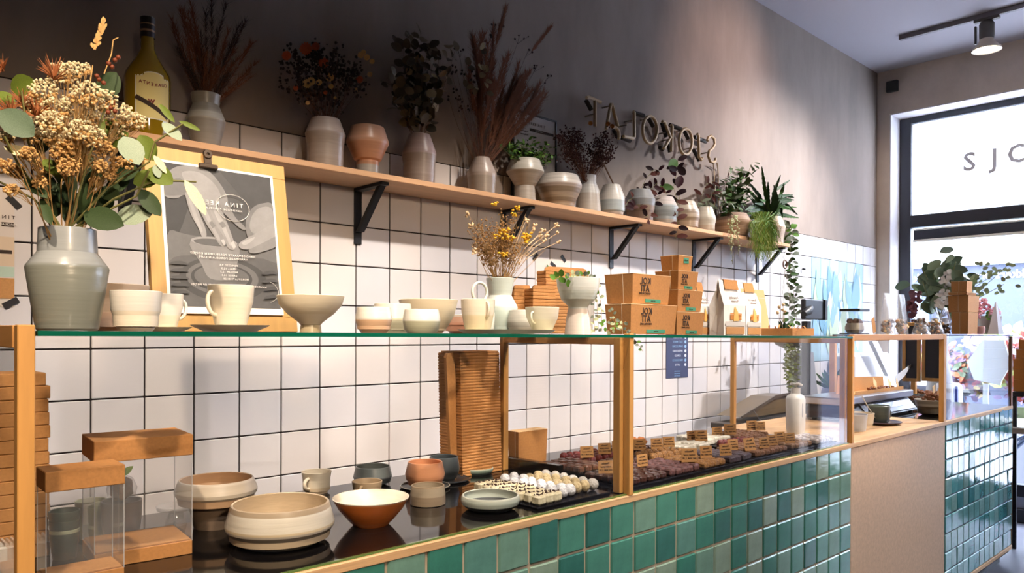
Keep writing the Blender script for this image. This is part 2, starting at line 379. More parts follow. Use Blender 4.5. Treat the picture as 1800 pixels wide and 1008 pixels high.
ms = MB().cbox(0, .035, -.045, .045, -.045, .045, .006).build('motion_sensor', black_m, None, None, (XW-.035, 2.355, 3.345)); tag(ms, 'small black square sensor box high on the wall beside the window', 'sensor')
# ------------------------------------------------------------------ long wall shelf and brackets
SH0, SH1 = 1.888, 1.908
sh = MB().cbox(-.9, 4.53, 2.262, WY-.0045, SH0, SH1, .0015).build('wall_shelf', shelf_m); tag(sh, 'long pale wooden wall shelf above the white tiles', 'shelf')
bm_ = MB(); bm_.cbox(-.016, .016, -.006, 0, -.21, 0, .001); b0 = bm_.data('upright', black_m)
b1 = MB().cbox(-.016, .016, -.185, -.006, -.012, 0, .001).data('arm', black_m)
b2 = MB().hexa([(-.012, -.03, -.165), (.012, -.03, -.165), (.012, -.0062, -.165), (-.012, -.0062, -.165)], [(-.012, -.172, -.0125), (.012, -.172, -.0125), (.012, -.148, -.0125), (-.012, -.148, -.0125)]).data('brace', black_m)
for x, lb in ((.72, 'black steel shelf bracket hidden behind the clipped poster'), (1.536, 'black steel shelf bracket right of the clipped poster'), (2.28, 'black steel shelf bracket behind the yellow dried bouquet'),
              (3.032, 'black steel shelf bracket above the wide kraft boxes'), (3.781, 'black steel shelf bracket above the white paper bags'), (4.533-.02, 'black steel shelf bracket behind the mossy hanging plant')):
    b = thing('shelf_bracket', lb, 'bracket', (x, WY-.0035, SH0-.0005), 0, 'brackets under the wall shelf')
    for n, d in (('upright', b0), ('arm', b1), ('brace', b2)): link(n, d, b)
# ------------------------------------------------------------------ counter
CT, CF, XE = .905, 1.28, 5.467
ct = thing('shop_counter', 'long shop counter faced with green glazed tiles under a plywood edge', 'counter', (2.5, 1.6, FZ))
o3 = Vector((2.5, 1.6, FZ))
def cp(name, mb, m, smooth=None): return mb.build(name, m, ct, smooth, -o3)
cp('carcass', MB().box(-.45, 4.235, 1.296, 1.91, .0, .884).box(4.236, 5.462, 1.296, 1.91, .0, .884), grout)
cp('plinth', MB().box(-.45, 5.40, 1.33, 1.87, FZ+.001, -.001), black_m)
cp('worktop', MB().cbox(-.45, XE, CF, 1.925, .885, CT, .002), ply)
cp('stone_inlay', MB().box(-.45, 3.085, CF+.016, 1.922, CT+.0003, CT+.0035), stone)
cp('stone_inlay', MB().box(4.236, XE-.004, CF+.016, 1.922, CT+.0003, CT+.0008), stone)
cp('glass_base_trim', MB().box(.26, 3.085, CF+.0075, CF+.0155, CT+.0003, CT+.0035), mat('green_glass_lip', '#56703A', .15, spec=.7))
cp('front_panel', MB().box(3.104, 4.232, CF+.006, CF+.016, .02, .8845), panel_m)
cp('bottom_trim', MB().cbox(4.236, XE, CF, CF+.02, .02, .044, .002).cbox(-.45, 3.10, CF, CF+.02, .02, .044, .002), ply)
cp('end_trim', MB().cbox(XE-.004, XE, CF+.001, CF+.02, .045, .884, .001), ply)
gl_l = [mat('green_tile_'+str(i), c, .16, spec=.5, var=(30, .14), bump=(14, .22), coat=.25) for i, c in enumerate(('#3C7868', '#4A8271', '#6B8E7E', '#839885', '#356A60', '#58857A'))]
gl_r = [mat('sky_tint_tile_'+str(i), c, .12, spec=.55, var=(30, .12), bump=(16, .25), coat=.35) for i, c in enumerate(('#3F8688', '#4D9494', '#6CA3A0', '#37797C', '#7FA9A3'))]  # same green tiles, with the bluish daylight reflection put into their colour
grt = mat('beige_grout', '#B7A58C', .9)
cp('tile_grout', MB().box(-.44, 3.103, CF+.0065, CF+.0155, .045, .8845), grt)
cp('tile_grout', MB().box(4.236, XE-.0045, CF+.0075, CF+.0155, .045, .8845), mat('slate_grout', '#4E5A66', .9))
def ctile(wd, ht, m): return MB().cbox(.003, wd-.003, 0, .009, .003, ht-.003, .0035).data('tile', m)
LM = [ctile(.1012, .1039, m) for m in gl_l]; RM = [ctile(.0947, .0947, m) for m in gl_r]; rest = MB(); k = 0
for c in range(-7, 21):
    for r in range(8):
        x = .9677+.1012*c; z = .8954-.1039*(r+1)
        if c == 20: pass
        if r <= (2 if c < 2 else 5 if c > 12 else 4):
            link('tile', LM[RN.choice((0, 0, 1, 1, 2, 3, 4, 5))], ct, M=Matrix.Translation(Vector((x, CF+.0015, z))-o3) @ Matrix.Rotation(RN.uniform(-.012, .012), 4, 'Z') @ Matrix.Rotation(RN.uniform(-.008, .008), 4, 'X'))
        else: rest.cbox(x+.0022, x+.099, CF+.0015, CF+.0105, z+.0022, z+.1017, .003)
for c in range(13):
    for r in range(9):
        x = 4.2363+.0947*c; z = .897-.0947*(r+1)
        link('tile', RM[RN.choice((0, 1, 1, 2, 3, 4)) if r < 4 else RN.choice((0, 2, 2, 4, 4, 1))], ct, M=Matrix.Translation(Vector((x, CF+.0015, z))-o3) @ Matrix.Rotation(RN.uniform(-.028, .028), 4, 'Z') @ Matrix.Rotation(RN.uniform(-.02, .02), 4, 'X'))
stuff(cp('low_tile', rest, gl_l[0]))
# ------------------------------------------------------------------ glass display case on the counter (left and middle bays)
GZ0 = 1.3495
def gz(x): return GZ0-.0044*(x-.25)      # the glass top sits very slightly out of level, as in the photograph
dc = thing('glass_display_case', 'long glass display case with pine posts and a green-edged glass top', 'display case', (1.68, 1.56, CT+.004)); oD = Vector((1.68, 1.56, CT+.004))
def dp(name, mb, m, root=dc, o=oD): return mb.build(name, m, root, None, -o)
def slab(x0, x1, y0, y1, t=.008): return [(x0, y0, gz(x0)-t), (x1, y0, gz(x1)-t), (x1, y1, gz(x1)-t), (x0, y1, gz(x0)-t)], [(x0, y0, gz(x0)), (x1, y0, gz(x1)), (x1, y1, gz(x1)), (x0, y1, gz(x0))]
b_, t_ = slab(.256, 3.09, CF-.004, 1.85)
V = b_+t_; me = MB(); me.add(V, [(3, 2, 1, 0), (4, 5, 6, 7)], 0); me.add(V, [(0, 1, 5, 4), (1, 2, 6, 5), (2, 3, 7, 6), (3, 0, 4, 7)], 1)
dp('glass_top', me, [glass, glass_edge])
Z0 = CT+.0045
dp('front_pane', MB().box(.2555, 1.628, CF+.0085, CF+.0145, CT+.0045, gz(1.63)-.0085), glass)
dp('front_pane', MB().box(1.668, 3.088, CF+.0085, CF+.0145, CT+.0045, gz(3.09)-.0085), glass)
def frame_at(x, zt, yb):     # one wooden partition frame running from the front edge to the back
    dp('front_post', MB().cbox(x, x+.018, CF-.002, CF+.02, CT+.0005, zt, .0015), wood)
    dp('frame_post', MB().cbox(x-.014, x+.008, CF+.021, CF+.045, Z0, zt-.010, .0015), wood)
    dp('back_post', MB().cbox(x-.014, x+.008, yb, yb+.02, Z0, zt-.0105, .0015), wood)
    dp('top_rail', MB().cbox(x-.014, x+.008, CF+.046, yb-.001, zt-.0305, zt-.0105, .0015), wood_x)
    dp('side_pane', MB().box(x-.005, x-.001, CF+.046, yb-.001, Z0+.002, zt-.031), glass)
dp('front_post', MB().cbox(.231, .2535, CF-.002, CF+.022, CT+.0005, 1.358, .0015), wood)
dp('top_rail', MB().cbox(.229, .2515, CF+.0225, 1.857, 1.324, 1.3575, .0015), wood_x); dp('back_post', MB().cbox(.231, .2515, 1.858, 1.88, Z0, 1.357, .0015), wood)
dp('side_pane', MB().box(.239, .243, CF+.0225, 1.857, Z0+.002, 1.3235), glass)
frame_at(1.648, gz(1.65)+.003, 1.768); frame_at(3.0925, gz(3.09)+.002, 1.80)
# ------------------------------------------------------------------ right bay: open wooden frame and end glass
oR = Vector((4.3, 1.56, CT+.001))
rc = thing('end_display_case', 'end bay of the counter with a pine frame and clear glass end', 'display case', oR)
def rp(name, mb, m): return mb.build(name, m, rc, None, -oR)
rp('top_rail', MB().cbox(3.114, 4.19, CF+.001, CF+.022, 1.319, 1.345, .002), wood_x)
rp('front_post', MB().cbox(4.19, 4.228, CF-.001, CF+.022, CT+.0008, 1.345, .002), wood)
rp('end_post', MB().cbox(5.43, 5.46, CF+.001, CF+.018, CT+.0008, 1.335, .002), mat('dark_end_post', '#8A5A38', .5))
rp('front_pane', MB().box(4.229, 5.429, CF+.006, CF+.011, CT+.002, 1.328), glass)
me = MB(); me.box(4.229, 5.462, CF+.001, 1.86, 1.3365, 1.3435); me.m = [1 if 2 <= i else 0 for i in range(6)]; rp('glass_top', me, [glass, mat('dark_glass_edge', '#30405A', .2)])
rp('plate_top', MB().box(3.114, 4.228, CF+.023, 1.86, 1.3375, 1.3445), glass)
rp('back_post', MB().cbox(4.19, 4.22, 1.83, 1.86, CT+.0008, 1.337, .002), wood); rp('back_post', MB().cbox(5.43, 5.46, 1.83, 1.86, CT+.0008, 1.336, .002), wood)
# ------------------------------------------------------------------ pots, vases and the bottle on the wall shelf
SY = 2.365; SHP = 'pots on the wall shelf'
def gl(name, bands, **k): return lambda h: glaze(name, h, bands, **k)
def shelfpot(label, px, prof, m, name='stoneware_vase', cat='vase', y=SY, **k):
    return vessel(name, label, cat, px, y, SH1, prof, m, SHP, **k)
shelfpot('grey waisted vase beside the yellow liqueur bottle, holding brown dried grass', 361, [(20, 262), (23, 258), (33, 212), (22, 185), (25, 167)], gl('gl_v1', [(0, '#8E8880'), (.52, '#A8A49C'), (.66, '#8F8A82')]))
shelfpot('grey-brown shouldered vase holding orange and dark dried flowers', 571, [(25, 296), (34, 242), (35, 237), (25, 211)], gl('gl_v2', [(0, '#958477'), (.22, '#9A8A7E'), (.68, '#A8978D')]))
shelfpot('peach bowl on a grey foot, right of the orange dried flowers', 645, [(19, 303), (20, 284), (24, 281), (37, 253), (37, 249), (29, 225)], gl('gl_v3', [(0, '#A39A90'), (.24, '#B27F60'), (.30, '#C98F6C'), (.66, '#DDA98A')]), name='footed_bowl', cat='bowl')
shelfpot('pinkish-grey shouldered vase holding dried round-leaved eucalyptus', 736, [(22, 318), (30, 274), (30, 269), (19, 238)], gl('gl_v4', [(0, '#8F7F76'), (.2, '#9B8B82'), (.6, '#B09B98')]))
shelfpot('tapered taupe vase holding tall brown pampas grass', 846, [(23, 337), (26, 308), (26, 305), (14, 278)], gl('gl_v5', [(0, '#8C7F74'), (.5, '#A09086')]))
shelfpot('ribbed pale bowl on a tall foot, holding the green boxwood plant', 922, [(20, 354), (17, 328), (20, 324), (33, 303), (33, 299), (26, 282)], gl('gl_v6', [(0, '#A59A8E'), (.4, '#9A8D7E'), (.72, '#BDB7AC')], ring=.25), name='footed_bowl', cat='bowl')
shelfpot('wide striped bowl between the boxwood pot and the narrow white vase', 981, [(24, 364), (30, 355), (41, 330), (41, 326), (34, 310)], gl('gl_v7', [(0, '#A08A72'), (.18, '#7D6B58'), (.3, '#A08D78'), (.45, '#83705C'), (.6, '#A9978A'), (.7, '#C4BCB4')], ring=.3), name='stoneware_bowl', cat='bowl')
shelfpot('narrow-necked pale vase holding the dark red dried bouquet', 1033, [(23, 368), (20, 337), (19, 334), (14, 322), (14, 309)], gl('gl_v8', [(0, '#A1978D'), (.52, '#B9B6B2'), (.75, '#A9A7A8')]))
shelfpot('small white and blue-grey pot with a chipped-looking painted rim', 1074, [(17, 380), (23, 372), (23, 347), (15, 326)], gl('gl_v9', [(0, '#A08F82'), (.12, '#9DA3A3'), (.48, '#9FA6A6'), (.5, '#CFCAC3')]), name='stoneware_pot', cat='pot', y=2.34)
shelfpot('dark brown and grey pot with purple trailing stems', 1124, [(18, 386), (25, 370), (27, 352), (19, 335)], gl('gl_v10', [(0, '#7C675A'), (.35, '#8E7B6C'), (.5, '#8B8C8E')]), name='stoneware_pot', cat='pot')
shelfpot('pale grey-blue round bowl left of the tall purple-leaved plant', 1162, [(20, 391), (28, 380), (29, 366), (20, 348)], gl('gl_v11', [(0, '#9A8E84'), (.2, '#8D9498'), (.5, '#9EA5A8'), (.7, '#BDB2AE')], ring=.25), name='stoneware_bowl', cat='bowl')
shelfpot('round pot with brown and cream throwing stripes under the purple-leaved plant', 1203, [(18, 400), (25, 386), (25, 372), (17, 355)], gl('gl_v12', [(0, '#A58E78'), (.25, '#8E7862'), (.4, '#B8A693'), (.52, '#94806C'), (.65, '#C0B3A4')], ring=.35), name='stoneware_pot', cat='pot', y=2.345)
shelfpot('small faceted cream pot right of the striped pot', 1239, [(12, 404), (18, 389), (18, 384), (12, 365)], gl('gl_v13', [(0, '#A99A8A'), (.3, '#B3ADA2'), (.6, '#C6BFB2')]), name='stoneware_pot', cat='pot')
shelfpot('wide terracotta-striped bowl holding the bushy green plant', 1286, [(24, 413), (31, 404), (33, 390), (25, 377)], gl('gl_v14', [(0, '#8E7058'), (.3, '#A88A70'), (.45, '#8F7056'), (.6, '#B2937A'), (.75, '#A98E7C')], ring=.35), name='stoneware_bowl', cat='bowl')
shelfpot('cream and peach pot holding the serrated fern', 1358, [(14, 424), (19, 412), (21, 400), (14, 382)], gl('gl_v15', [(0, '#B5A595'), (.5, '#C3B0A0'), (.6, '#CDB199')]), name='stoneware_pot', cat='pot', y=2.37)
shelfpot('low white bowl at the far end of the shelf', 1383, [(8, 429), (12, 420), (9, 399)], gl('gl_v16', [(0, '#B5ADA4'), (.5, '#C9C2BA')], ring=.2), name='stoneware_bowl', cat='bowl', y=2.36)
# hidden far pot behind the bushy plant
shelfpot('grey cylinder pot behind the bushy green plant', 1312, [(12, 408), (13, 360)], gl('gl_v17', [(0, '#8B8F98'), (.5, '#8B8F98')]), name='planter', cat='pot', y=2.44)
# liqueur bottle
bp_, bo = pxprof(258.5, 2.33, SH1, [(35, 245), (37, 236), (37.5, 140), (35, 130), (20, 105), (11.5, 88), (10.5, 60), (11.5, 58), (11.5, 32)])
bt = thing('liqueur_bottle', 'tall bottle of yellow liqueur with a cream label and dark cap', 'bottle', bp_)
hz = [z for r, z in bo]
MB().lathe([(0, 0)]+bo[:7]+[(0, hz[6])], 40).build('glass_body', mat('amber_liqueur', '#7E6410', .08, spec=.7, coat=.5), bt, 40)
MB().lathe([(bo[5][0]+.001, hz[6]-.012), (bo[5][0]+.001, hz[6]), (bo[7][0]+.001, hz[6]+.001), (bo[8][0]+.001, hz[8]), (0, hz[8]+.001)], 32).build('cap', mat('bottle_cap', '#1A1210', .35), bt, 40)
MB().lathe([(bo[7][0]+.0018, hz[7]), (bo[7][0]+.0018, hz[7]+.006)], 32).lathe([(bo[7][0]+.0018, hz[7]+.020), (bo[7][0]+.0018, hz[7]+.024)], 32).build('neck_band', mat('neck_band', '#8A6A50', .5), bt, 60)
def wrap(r, a0, a1, z0, z1, m, name, n=12, arch=0):
    mb = MB(); V = []
    for i in range(n+1):
        t = i/n; a = a0+(a1-a0)*t; ex = arch*max(0, 1-((t-.5)/.33)**2)**.5 if abs(t-.5) < .33 else 0
        V += [(r*math.cos(a), r*math.sin(a), z0), (r*math.cos(a), r*math.sin(a), z1+ex)]
    mb.add(V, [(2*i, 2*i+2, 2*i+3, 2*i+1) for i in range(n)]); return mb.build(name, m, bt, 60)
rb = bo[1][0]; ac = math.atan2(-bp_.y, -bp_.x)+.28; zb0 = ony(258, 217, 2.33).z-SH1; zb1 = ony(258, 143, 2.33).z-SH1
wrap(rb+.0008, ac-.82, ac+.82, zb0, zb1, mat('label_border', '#D9D2BC', .7), 'label_border', arch=.012); blabel = wrap(rb+.0012, ac-.75, ac+.75, zb0+.003, zb1-.003, mat('cream_label', '#DCCB88', .7), 'label', arch=.012)
def onbottle(s, size, ang, z, m, rot=0, bold=0):
    a = ac+ang; n = Vector((math.cos(a), math.sin(a), 0)); x = Vector((-n.y, n.x, 0)); up = Vector((0, 0, 1)); R3 = Matrix((x, up, n)).transposed().to_4x4()
    return lettering(s, size, m, blabel, n*(rb*1.02)+up*z, M=R3 @ Matrix.Rotation(rot, 4, 'Z'), bold=bold)
redp = mat('red_print', '#7A2A2A', .7)
for i, ch in enumerate('CUARENTA'): onbottle(ch, .013, .58-.165*i, zb1-.026-.002*abs(i-3.5)*-1, redp, bold=.0003)
for i in range(11):     # dark sash running down to the right
    t = i/10; a = ac-.72+1.35*t; z = zb0+.058-.045*t; n = Vector((math.cos(a), math.sin(a), 0)); x = Vector((-n.y, n.x, 0)); R3 = Matrix((x, Vector((0, 0, 1)), n)).transposed().to_4x4()
    link('sash', MC.setdefault('sash_me', MB().box(-.0052, .0052, -.006, .006, 0, .0006).data('sash', print_d)), blabel, M=Matrix.Translation(n*(rb+.0014)+Vector((0, 0, z))) @ R3 @ Matrix.Rotation(-.55, 4, 'Z'))
for i, ch in enumerate('diez y tres'): onbottle(ch, .008, .42-.1*i, zb0+.0205+.0031*i, mat('cream_print', '#E6DCC0', .7), rot=.5)
onbottle('W', .016, -.12, zb0+.048, redp, bold=.001); onbottle('M', .013, -.12, zb0+.040, redp, bold=.0006)
# framed poster behind the boxwood
fp = thing('framed_poster', 'black-framed white poster leaning on the wall behind the boxwood', 'poster', (ony(940, 300, 2.452).x, 2.452, SH1))
a, b, tz = ony(901, 300, 2.455).x-ony(940, 300, 2.452).x, ony(978, 300, 2.455).x-ony(940, 300, 2.452).x, ony(975, 212, 2.455).z-SH1
for x0, x1, z0, z1 in ((a, a+.008, .001, tz), (b-.008, b, .001, tz), (a+.008, b-.008, tz-.008, tz), (a+.008, b-.008, .001, .009)): MB().box(x0, x1, 0, .014, z0, z1).build('frame_side', black_m, fp)
MB().box(a+.008, b-.008, .004, .012, .009, tz-.008).build('print', mat('poster_paper', '#D8D2CE', .8), fp)
lettering('TINA KEER', .016, print_d, fp, ((a+b)/2+.012, .0035, tz-.045), spacing=1.5); MB().box((a+b)/2-.035, b-.02, .003, .004, tz-.078, tz-.066).build('print_bar', print_d, fp)
lettering('PORCELAIN', .008, mat('white_print', '#EDEAE6', .8), fp, ((a+b)/2+.026, .0027, tz-.072), spacing=1.3)
for i in range(2): lettering('handgemaakt in Gent', .010, print_d, fp, (a+.055, .0035, tz-.085-.014*i))
tc_ = MB().lathe(shell([(.014, 0), (.02, .02), (.021, .045)], .002, .004), 20).build('teal_cup', mat('teal_glaze', '#2F6E7A', .3), None, 40, (ony(960, 306, 2.43).x+.004, 2.425, SH1)); tag(tc_, 'small teal cup behind the wide striped bowl', 'cup', SHP)
# ------------------------------------------------------------------ neon-style wall sign, mirrored
ns = thing('wall_sign', 'beige tube lettering sign mounted on the plaster above the shelf', 'sign', (3.6, WY-.002, 2.3)); oS = Vector((3.6, WY-.002, 2.3))
tb = mat('beige_tube', '#A8906C', .45); bk = mat('sign_backing', '#191513', .6); NY = WY-.065
def stroke(name, pts, m=tb, r=.0085, y=NY, closed=False): 
    P = [ony(x+1020 if x < 900 else x, yv, y)-oS for x, yv in pts]; return MB().tube(P, r, 8, 0, closed).build(name, m, ns, 60)
def zx(l): return [(1020+x*.16865, 160+y*.16865) for x, y in l]
def ell(cx, cy, rx, ry, n=22, tilt=0, a0=0, a1=2*PI): return [(cx+rx*math.cos(a0+(a1-a0)*i/n)-tilt*ry*math.sin(a0+(a1-a0)*i/n), cy-ry*math.sin(a0+(a1-a0)*i/n)) for i in range(n)]
stroke('letter_tube', zx([(65, 70), (90, 65), (215, 115)])); stroke('letter_tube', zx([(153, 95), (153, 230), (153, 370)]))
stroke('letter_tube', zx([(270, 400), (285, 310), (320, 135), (328, 133), (385, 350), (390, 370)])); stroke('letter_tube', zx([(335, 378), (370, 382), (400, 420), (405, 480), (400, 500)]))
stroke('letter_tube', zx([(553, 215), (562, 225), (562, 480), (553, 495), (450, 475)]))
stroke('letter_tube', zx(ell(725, 405, 75, 142, 26)), closed=True)
stroke('letter_tube', zx([(855, 320), (880, 325), (942, 490), (925, 510), (870, 605)])); stroke('letter_tube', zx([(945, 355), (958, 370), (950, 630)]))
stroke('letter_tube', zx(ell(1097, 530, 68, 135, 26)), closed=True)
stroke('letter_tube', zx([(1218, 450), (1232, 465), (1238, 690), (1262, 720), (1270, 700)]))
stroke('letter_tube', zx([(1325, 520), (1335, 485), (1362, 472), (1395, 500), (1402, 555), (1380, 598), (1345, 625), (1335, 680), (1355, 735), (1385, 748), (1408, 730), (1408, 700)]))
for (x0, y0), (x1, y1) in (((60, 95), (115, 195)), ((350, 400), (395, 490)), ((430, 485), (520, 520)), ((560, 230), (660, 260)), ((700, 265), (760, 370)), ((850, 330), (895, 480)), ((910, 520), (935, 640)), ((935, 355), (1050, 400)), ((1080, 410), (1125, 500)), ((1180, 610), (1240, 725)), ((1190, 480), (1310, 530)), ((830, 590), (860, 610))):
    p, q = [ony(1020+x*.16865, 160+y*.16865, WY-.032)-oS for x, y in ((x0, y0), (x1, y1))]; MB().tube([p, (p+q)/2, q], .012, 6).build('backing_bar', bk, ns, 60)
for x, y in ((153, 240), (330, 150), (500, 350), (560, 300), (725, 280), (900, 430), (950, 500), (1097, 405), (1180, 590), (1235, 600), (1340, 640)):
    p = ony(1020+x*.16865, 160+y*.16865, NY)-oS; MB().tube([p+Vector((0, .008, 0)), Vector((p.x, 0, p.z))], .004, 6).build('standoff', mat('clear_standoff', '#8E8478', .2), ns, 60)
for dx in (0, 40): MB().tube([ony(1020+(1385+dx)*.16865, 160+(745+8*(dx > 0))*.16865, NY+.03)-oS]+[ony(1020+(x+dx)*.16865, 160+y*.16865, WY-.01)-oS for x, y in ((1395, 820), (1400, 1000), (1398, 1300))], .0035, 6).build('cable', tb, ns, 60)
p = ony(1062, 290, WY-.02); q = ony(1080, 327, WY-.02)
rod = MB().tube([p, (p+q)/2, q, q-Vector((0, 0, .08))], .004, 6).build('wooden_stick', mat('stick_wood', '#6A4E38', .7)); tag(rod, 'thin brown stick leaning on the wall behind the white and blue-grey pot', 'stick')
# ------------------------------------------------------------------ things standing on the glass top
def gpot(name, label, cat, px, y, prof, m, **k):
    return vessel(name, label, cat, px, y, gz(ony(px, CYP, y).x)+.0003, prof, m, k.pop('group', 'porcelain on the glass top'), **k)
por = lambda n, b, **k: gl(n, b, rough=.3, ring=k.pop('ring', .05), **k)
WHT = '#F0EADF'; CRM = '#F3E6CF'
gpot('stoneware_vase', 'big grey-green angular vase holding the large bouquet on the glass', 'vase', 119, 1.42, [(46, 582), (49, 578), (56, 535), (65, 473), (64, 469), (47, 445), (45, 404)], por('g_v1', [(0, '#85877D'), (.62, '#8A8D86'), (.64, '#9EA1A1')], ring=.06, coat=.3), group=None, t=.004)
gpot('porcelain_bowl', 'large peach-white bowl behind the grey-green vase', 'bowl', 188, 1.62, [(30, 582), (55, 545), (69, 502)], por('g_b1', [(0, '#D9B79C'), (.4, '#E3CBB4')]), t=.003)
gpot('porcelain_cup', 'cream tapered cup right of the grey-green vase, no handle showing', 'cup', 239, 1.38, [(26, 581), (30, 578), (40, 545), (42, 513)], por('g_c1', [(0, CRM), (.5, WHT)]), t=.0025)
def saucer(label, px, y, hw, m, ph=6, name='saucer', z=0, group='saucers on the glass top'):
    loc, pr = pxprof(px, y, gz(ony(px, CYP, y).x)+.0003+z, [(hw*.62, 0), (hw*.66, 0), (hw*.97, 0), (hw, 0)]); s = ppm(loc); h = ph/s
    P = [(pr[0][0], 0), (pr[1][0], .001), (pr[2][0], h*.85), (pr[3][0], h)]
    o = MB().lathe([(0, 0)]+P+[(P[3][0]-.002, h), (P[1][0], h*.4), (0, h*.4)], 44).build(name, m, None, 35, loc); tag(o, label, 'plate', group); return loc.z+h*.4+.0004
sau = mat('saucer_glaze', '#E8E2CE', .35); sau2 = mat('saucer_green', '#D6DCCA', .35)
z = saucer('small pale saucer under the handled cup behind the cream tapered cup', 297, 1.53, 38, sau, 8)
vessel('porcelain_cup', 'cream cup with a handle, standing on the small saucer behind the tapered cup', 'cup', 289, 1.53, z, [(19, 574), (22, 570), (30, 540), (31, 518)], por('g_c2', [(0, CRM), (.4, WHT)]), 'porcelain on the glass top', t=.0025, rz=.1, handle=(.3, .85, .014, .0035))
z = saucer('pale saucer with a rim under the cup in front of the clipped poster', 405, 1.47, 66, sau, 12)
vessel('porcelain_cup', 'glowing cream cup standing on the wide saucer in front of the clipped poster', 'cup', 406, 1.47, z, [(24, 570), (28, 566), (37, 530), (39, 503)], por('g_c3', [(0, '#F0E6D2'), (.4, CRM)]), 'porcelain on the glass top', t=.0025, rz=PI*1.08, handle=(.32, .85, .016, .004))
gpot('footed_bowl', 'cream bowl on a small foot, right of the clipped poster', 'bowl', 546, 1.47, [(19, 584), (17, 572), (21, 567), (40, 552), (54, 536), (58, 521)], por('g_fb', [(0, '#BBA987'), (.22, CRM), (.5, '#EFE0C4')]), t=.003)
gpot('porcelain_bowl', 'small bowl with a peach lower half and white upper half', 'bowl', 657, 1.42, [(22, 586), (28, 578), (32, 562), (32, 559), (29, 541)], por('g_pb', [(0, '#DDB490'), (.48, '#E0B894'), (.52, '#F0E9DC')]), t=.0025)
gpot('porcelain_bowl', 'pale cream bowl with a grey foot, behind the peach and white bowl', 'bowl', 690, 1.60, [(30, 585), (36, 570), (36, 561), (32, 535)], por('g_pb2', [(0, '#B5AE92'), (.45, '#C9C4A8'), (.5, '#EAE2D0')]), t=.0025)
gpot('porcelain_bowl', 'wide cream bowl behind the small white bowl with a grey-green base', 'bowl', 753, 1.66, [(24, 586), (34, 575), (45, 555), (52, 528)], por('g_wb', [(0, '#E5D3B2'), (.4, '#E8D8BA')]), t=.003)
gpot('porcelain_bowl', 'small white bowl with a grey-green lower half', 'bowl', 741, 1.43, [(25, 587), (30, 580), (33, 565), (33, 562), (30, 545)], por('g_gb', [(0, '#BDBB9F'), (.48, '#C4C2A8'), (.52, '#EFEBE0')]), t=.0025)
gpot('porcelain_bowl', 'low salmon pink bowl half hidden behind the long oval plate', 'bowl', 822, 1.78, [(30, 585), (45, 572), (48, 555)], por('g_sp', [(0, '#E0A58A'), (.6, '#E3B39A'), (.9, '#EEDCCB')]), t=.003)
loc, pr = pxprof(893, 1.46, gz(1.2)+.0004, [(90, 0), (103, 0)]); s_ = ppm(loc); h_ = 7/s_
pl = MB().lathe([(0, 0), (pr[0][0], 0), (pr[1][0], h_), (pr[1][0]-.003, h_), (pr[0][0], h_*.45), (0, h_*.45)], 56, sy=.62).build('oval_plate', sau2, None, 35, loc); tag(pl, 'long oval pale green plate carrying two cups', 'plate'); zp = loc.z+h_*.45+.0004
vessel('porcelain_cup', 'cream cup with its handle towards us, on the left of the oval plate', 'cup', 840, 1.46, zp, [(21, 579), (24, 575), (29, 548), (30, 527)], por('g_c4', [(0, '#EBD9B4'), (.5, CRM)]), 'porcelain on the glass top', t=.0025, rz=-PI/2-.15, handle=(.42, .92, .012, .0035))
vessel('porcelain_cup', 'low wide cream cup with its handle left, right side of the oval plate', 'cup', 953, 1.45, zp, [(17, 579), (20, 576), (28, 558), (30, 541)], por('g_c5', [(0, '#EADBBC'), (.5, '#EBDFC8')]), 'porcelain on the glass top', t=.0025, rz=PI+.2, handle=(.35, .8, .016, .003))
rh = vessel('handled_jug', 'pale jug with a tall ring handle, behind the cup on the oval plate', 'jug', 846, 1.63, gz(1.3)+.0003, [(22, 587), (24, 560), (20, 533)], por('g_jug', [(0, '#D5D6C8'), (.5, '#DADACC')]), 'porcelain on the glass top', t=.003, handle=(.45, .8, .012, .004))
p0 = ony(842, 514, 1.63); s0 = ppm(p0); MB().tube([(17/s0*math.cos(2*PI*i/20)-4/s0, 0, p0.z-gz(1.3)+17/s0*math.sin(2*PI*i/20)) for i in range(20)], .0042, 8, closed=True).build('ring_handle', por('g_ring', [(0, '#D8D6C8'), (1, '#D8D6C8')])(.1), rh, 60)
gpot('porcelain_vase', 'pale mint angular vase holding the yellow dried flowers', 'vase', 879, 1.70, [(22, 586), (28, 566), (31, 541), (30, 538), (20, 520), (25, 490)], por('g_mv', [(0, '#BFCBBF'), (.42, '#C9D2C6'), (.5, '#DCE0D6'), (.72, '#CBD2C8')]), t=.003, group=None)
gpot('porcelain_bowl', 'pale ribbed bowl between the mint vase and the low wide cup', 'bowl', 919, 1.63, [(20, 586), (27, 575), (28, 562), (25, 546)], por('g_rb', [(0, '#D8D2C2'), (.3, '#C5C0B2'), (.5, '#DDD8CA')], ring=.2), t=.003)
gpot('footed_planter', 'tall white footed planter with a grey band and trailing plant', 'planter', 1016, 1.45, [(24, 588), (21, 560), (17, 541), (19, 537), (30, 527), (37, 505), (38.5, 490)], por('g_fp', [(0, '#EAD8C8'), (.46, '#D2D4C9'), (.5, '#CDD0C6'), (.74, '#D3D6CC'), (.78, '#ECEDE6')]), t=.003, group=None)
vessel('porcelain_mug', 'white mug with a big looped handle, half hidden behind the footed planter', 'mug', 1022, 1.66, gz(1.5)+.0003, [(17, 588), (22, 560), (23, 528)], por('g_mug', [(0, '#E8E0D2'), (.5, '#E9E2D6')]), 'porcelain on the glass top', t=.003, rz=PI+.3, handle=(.3, .98, .026, .005))
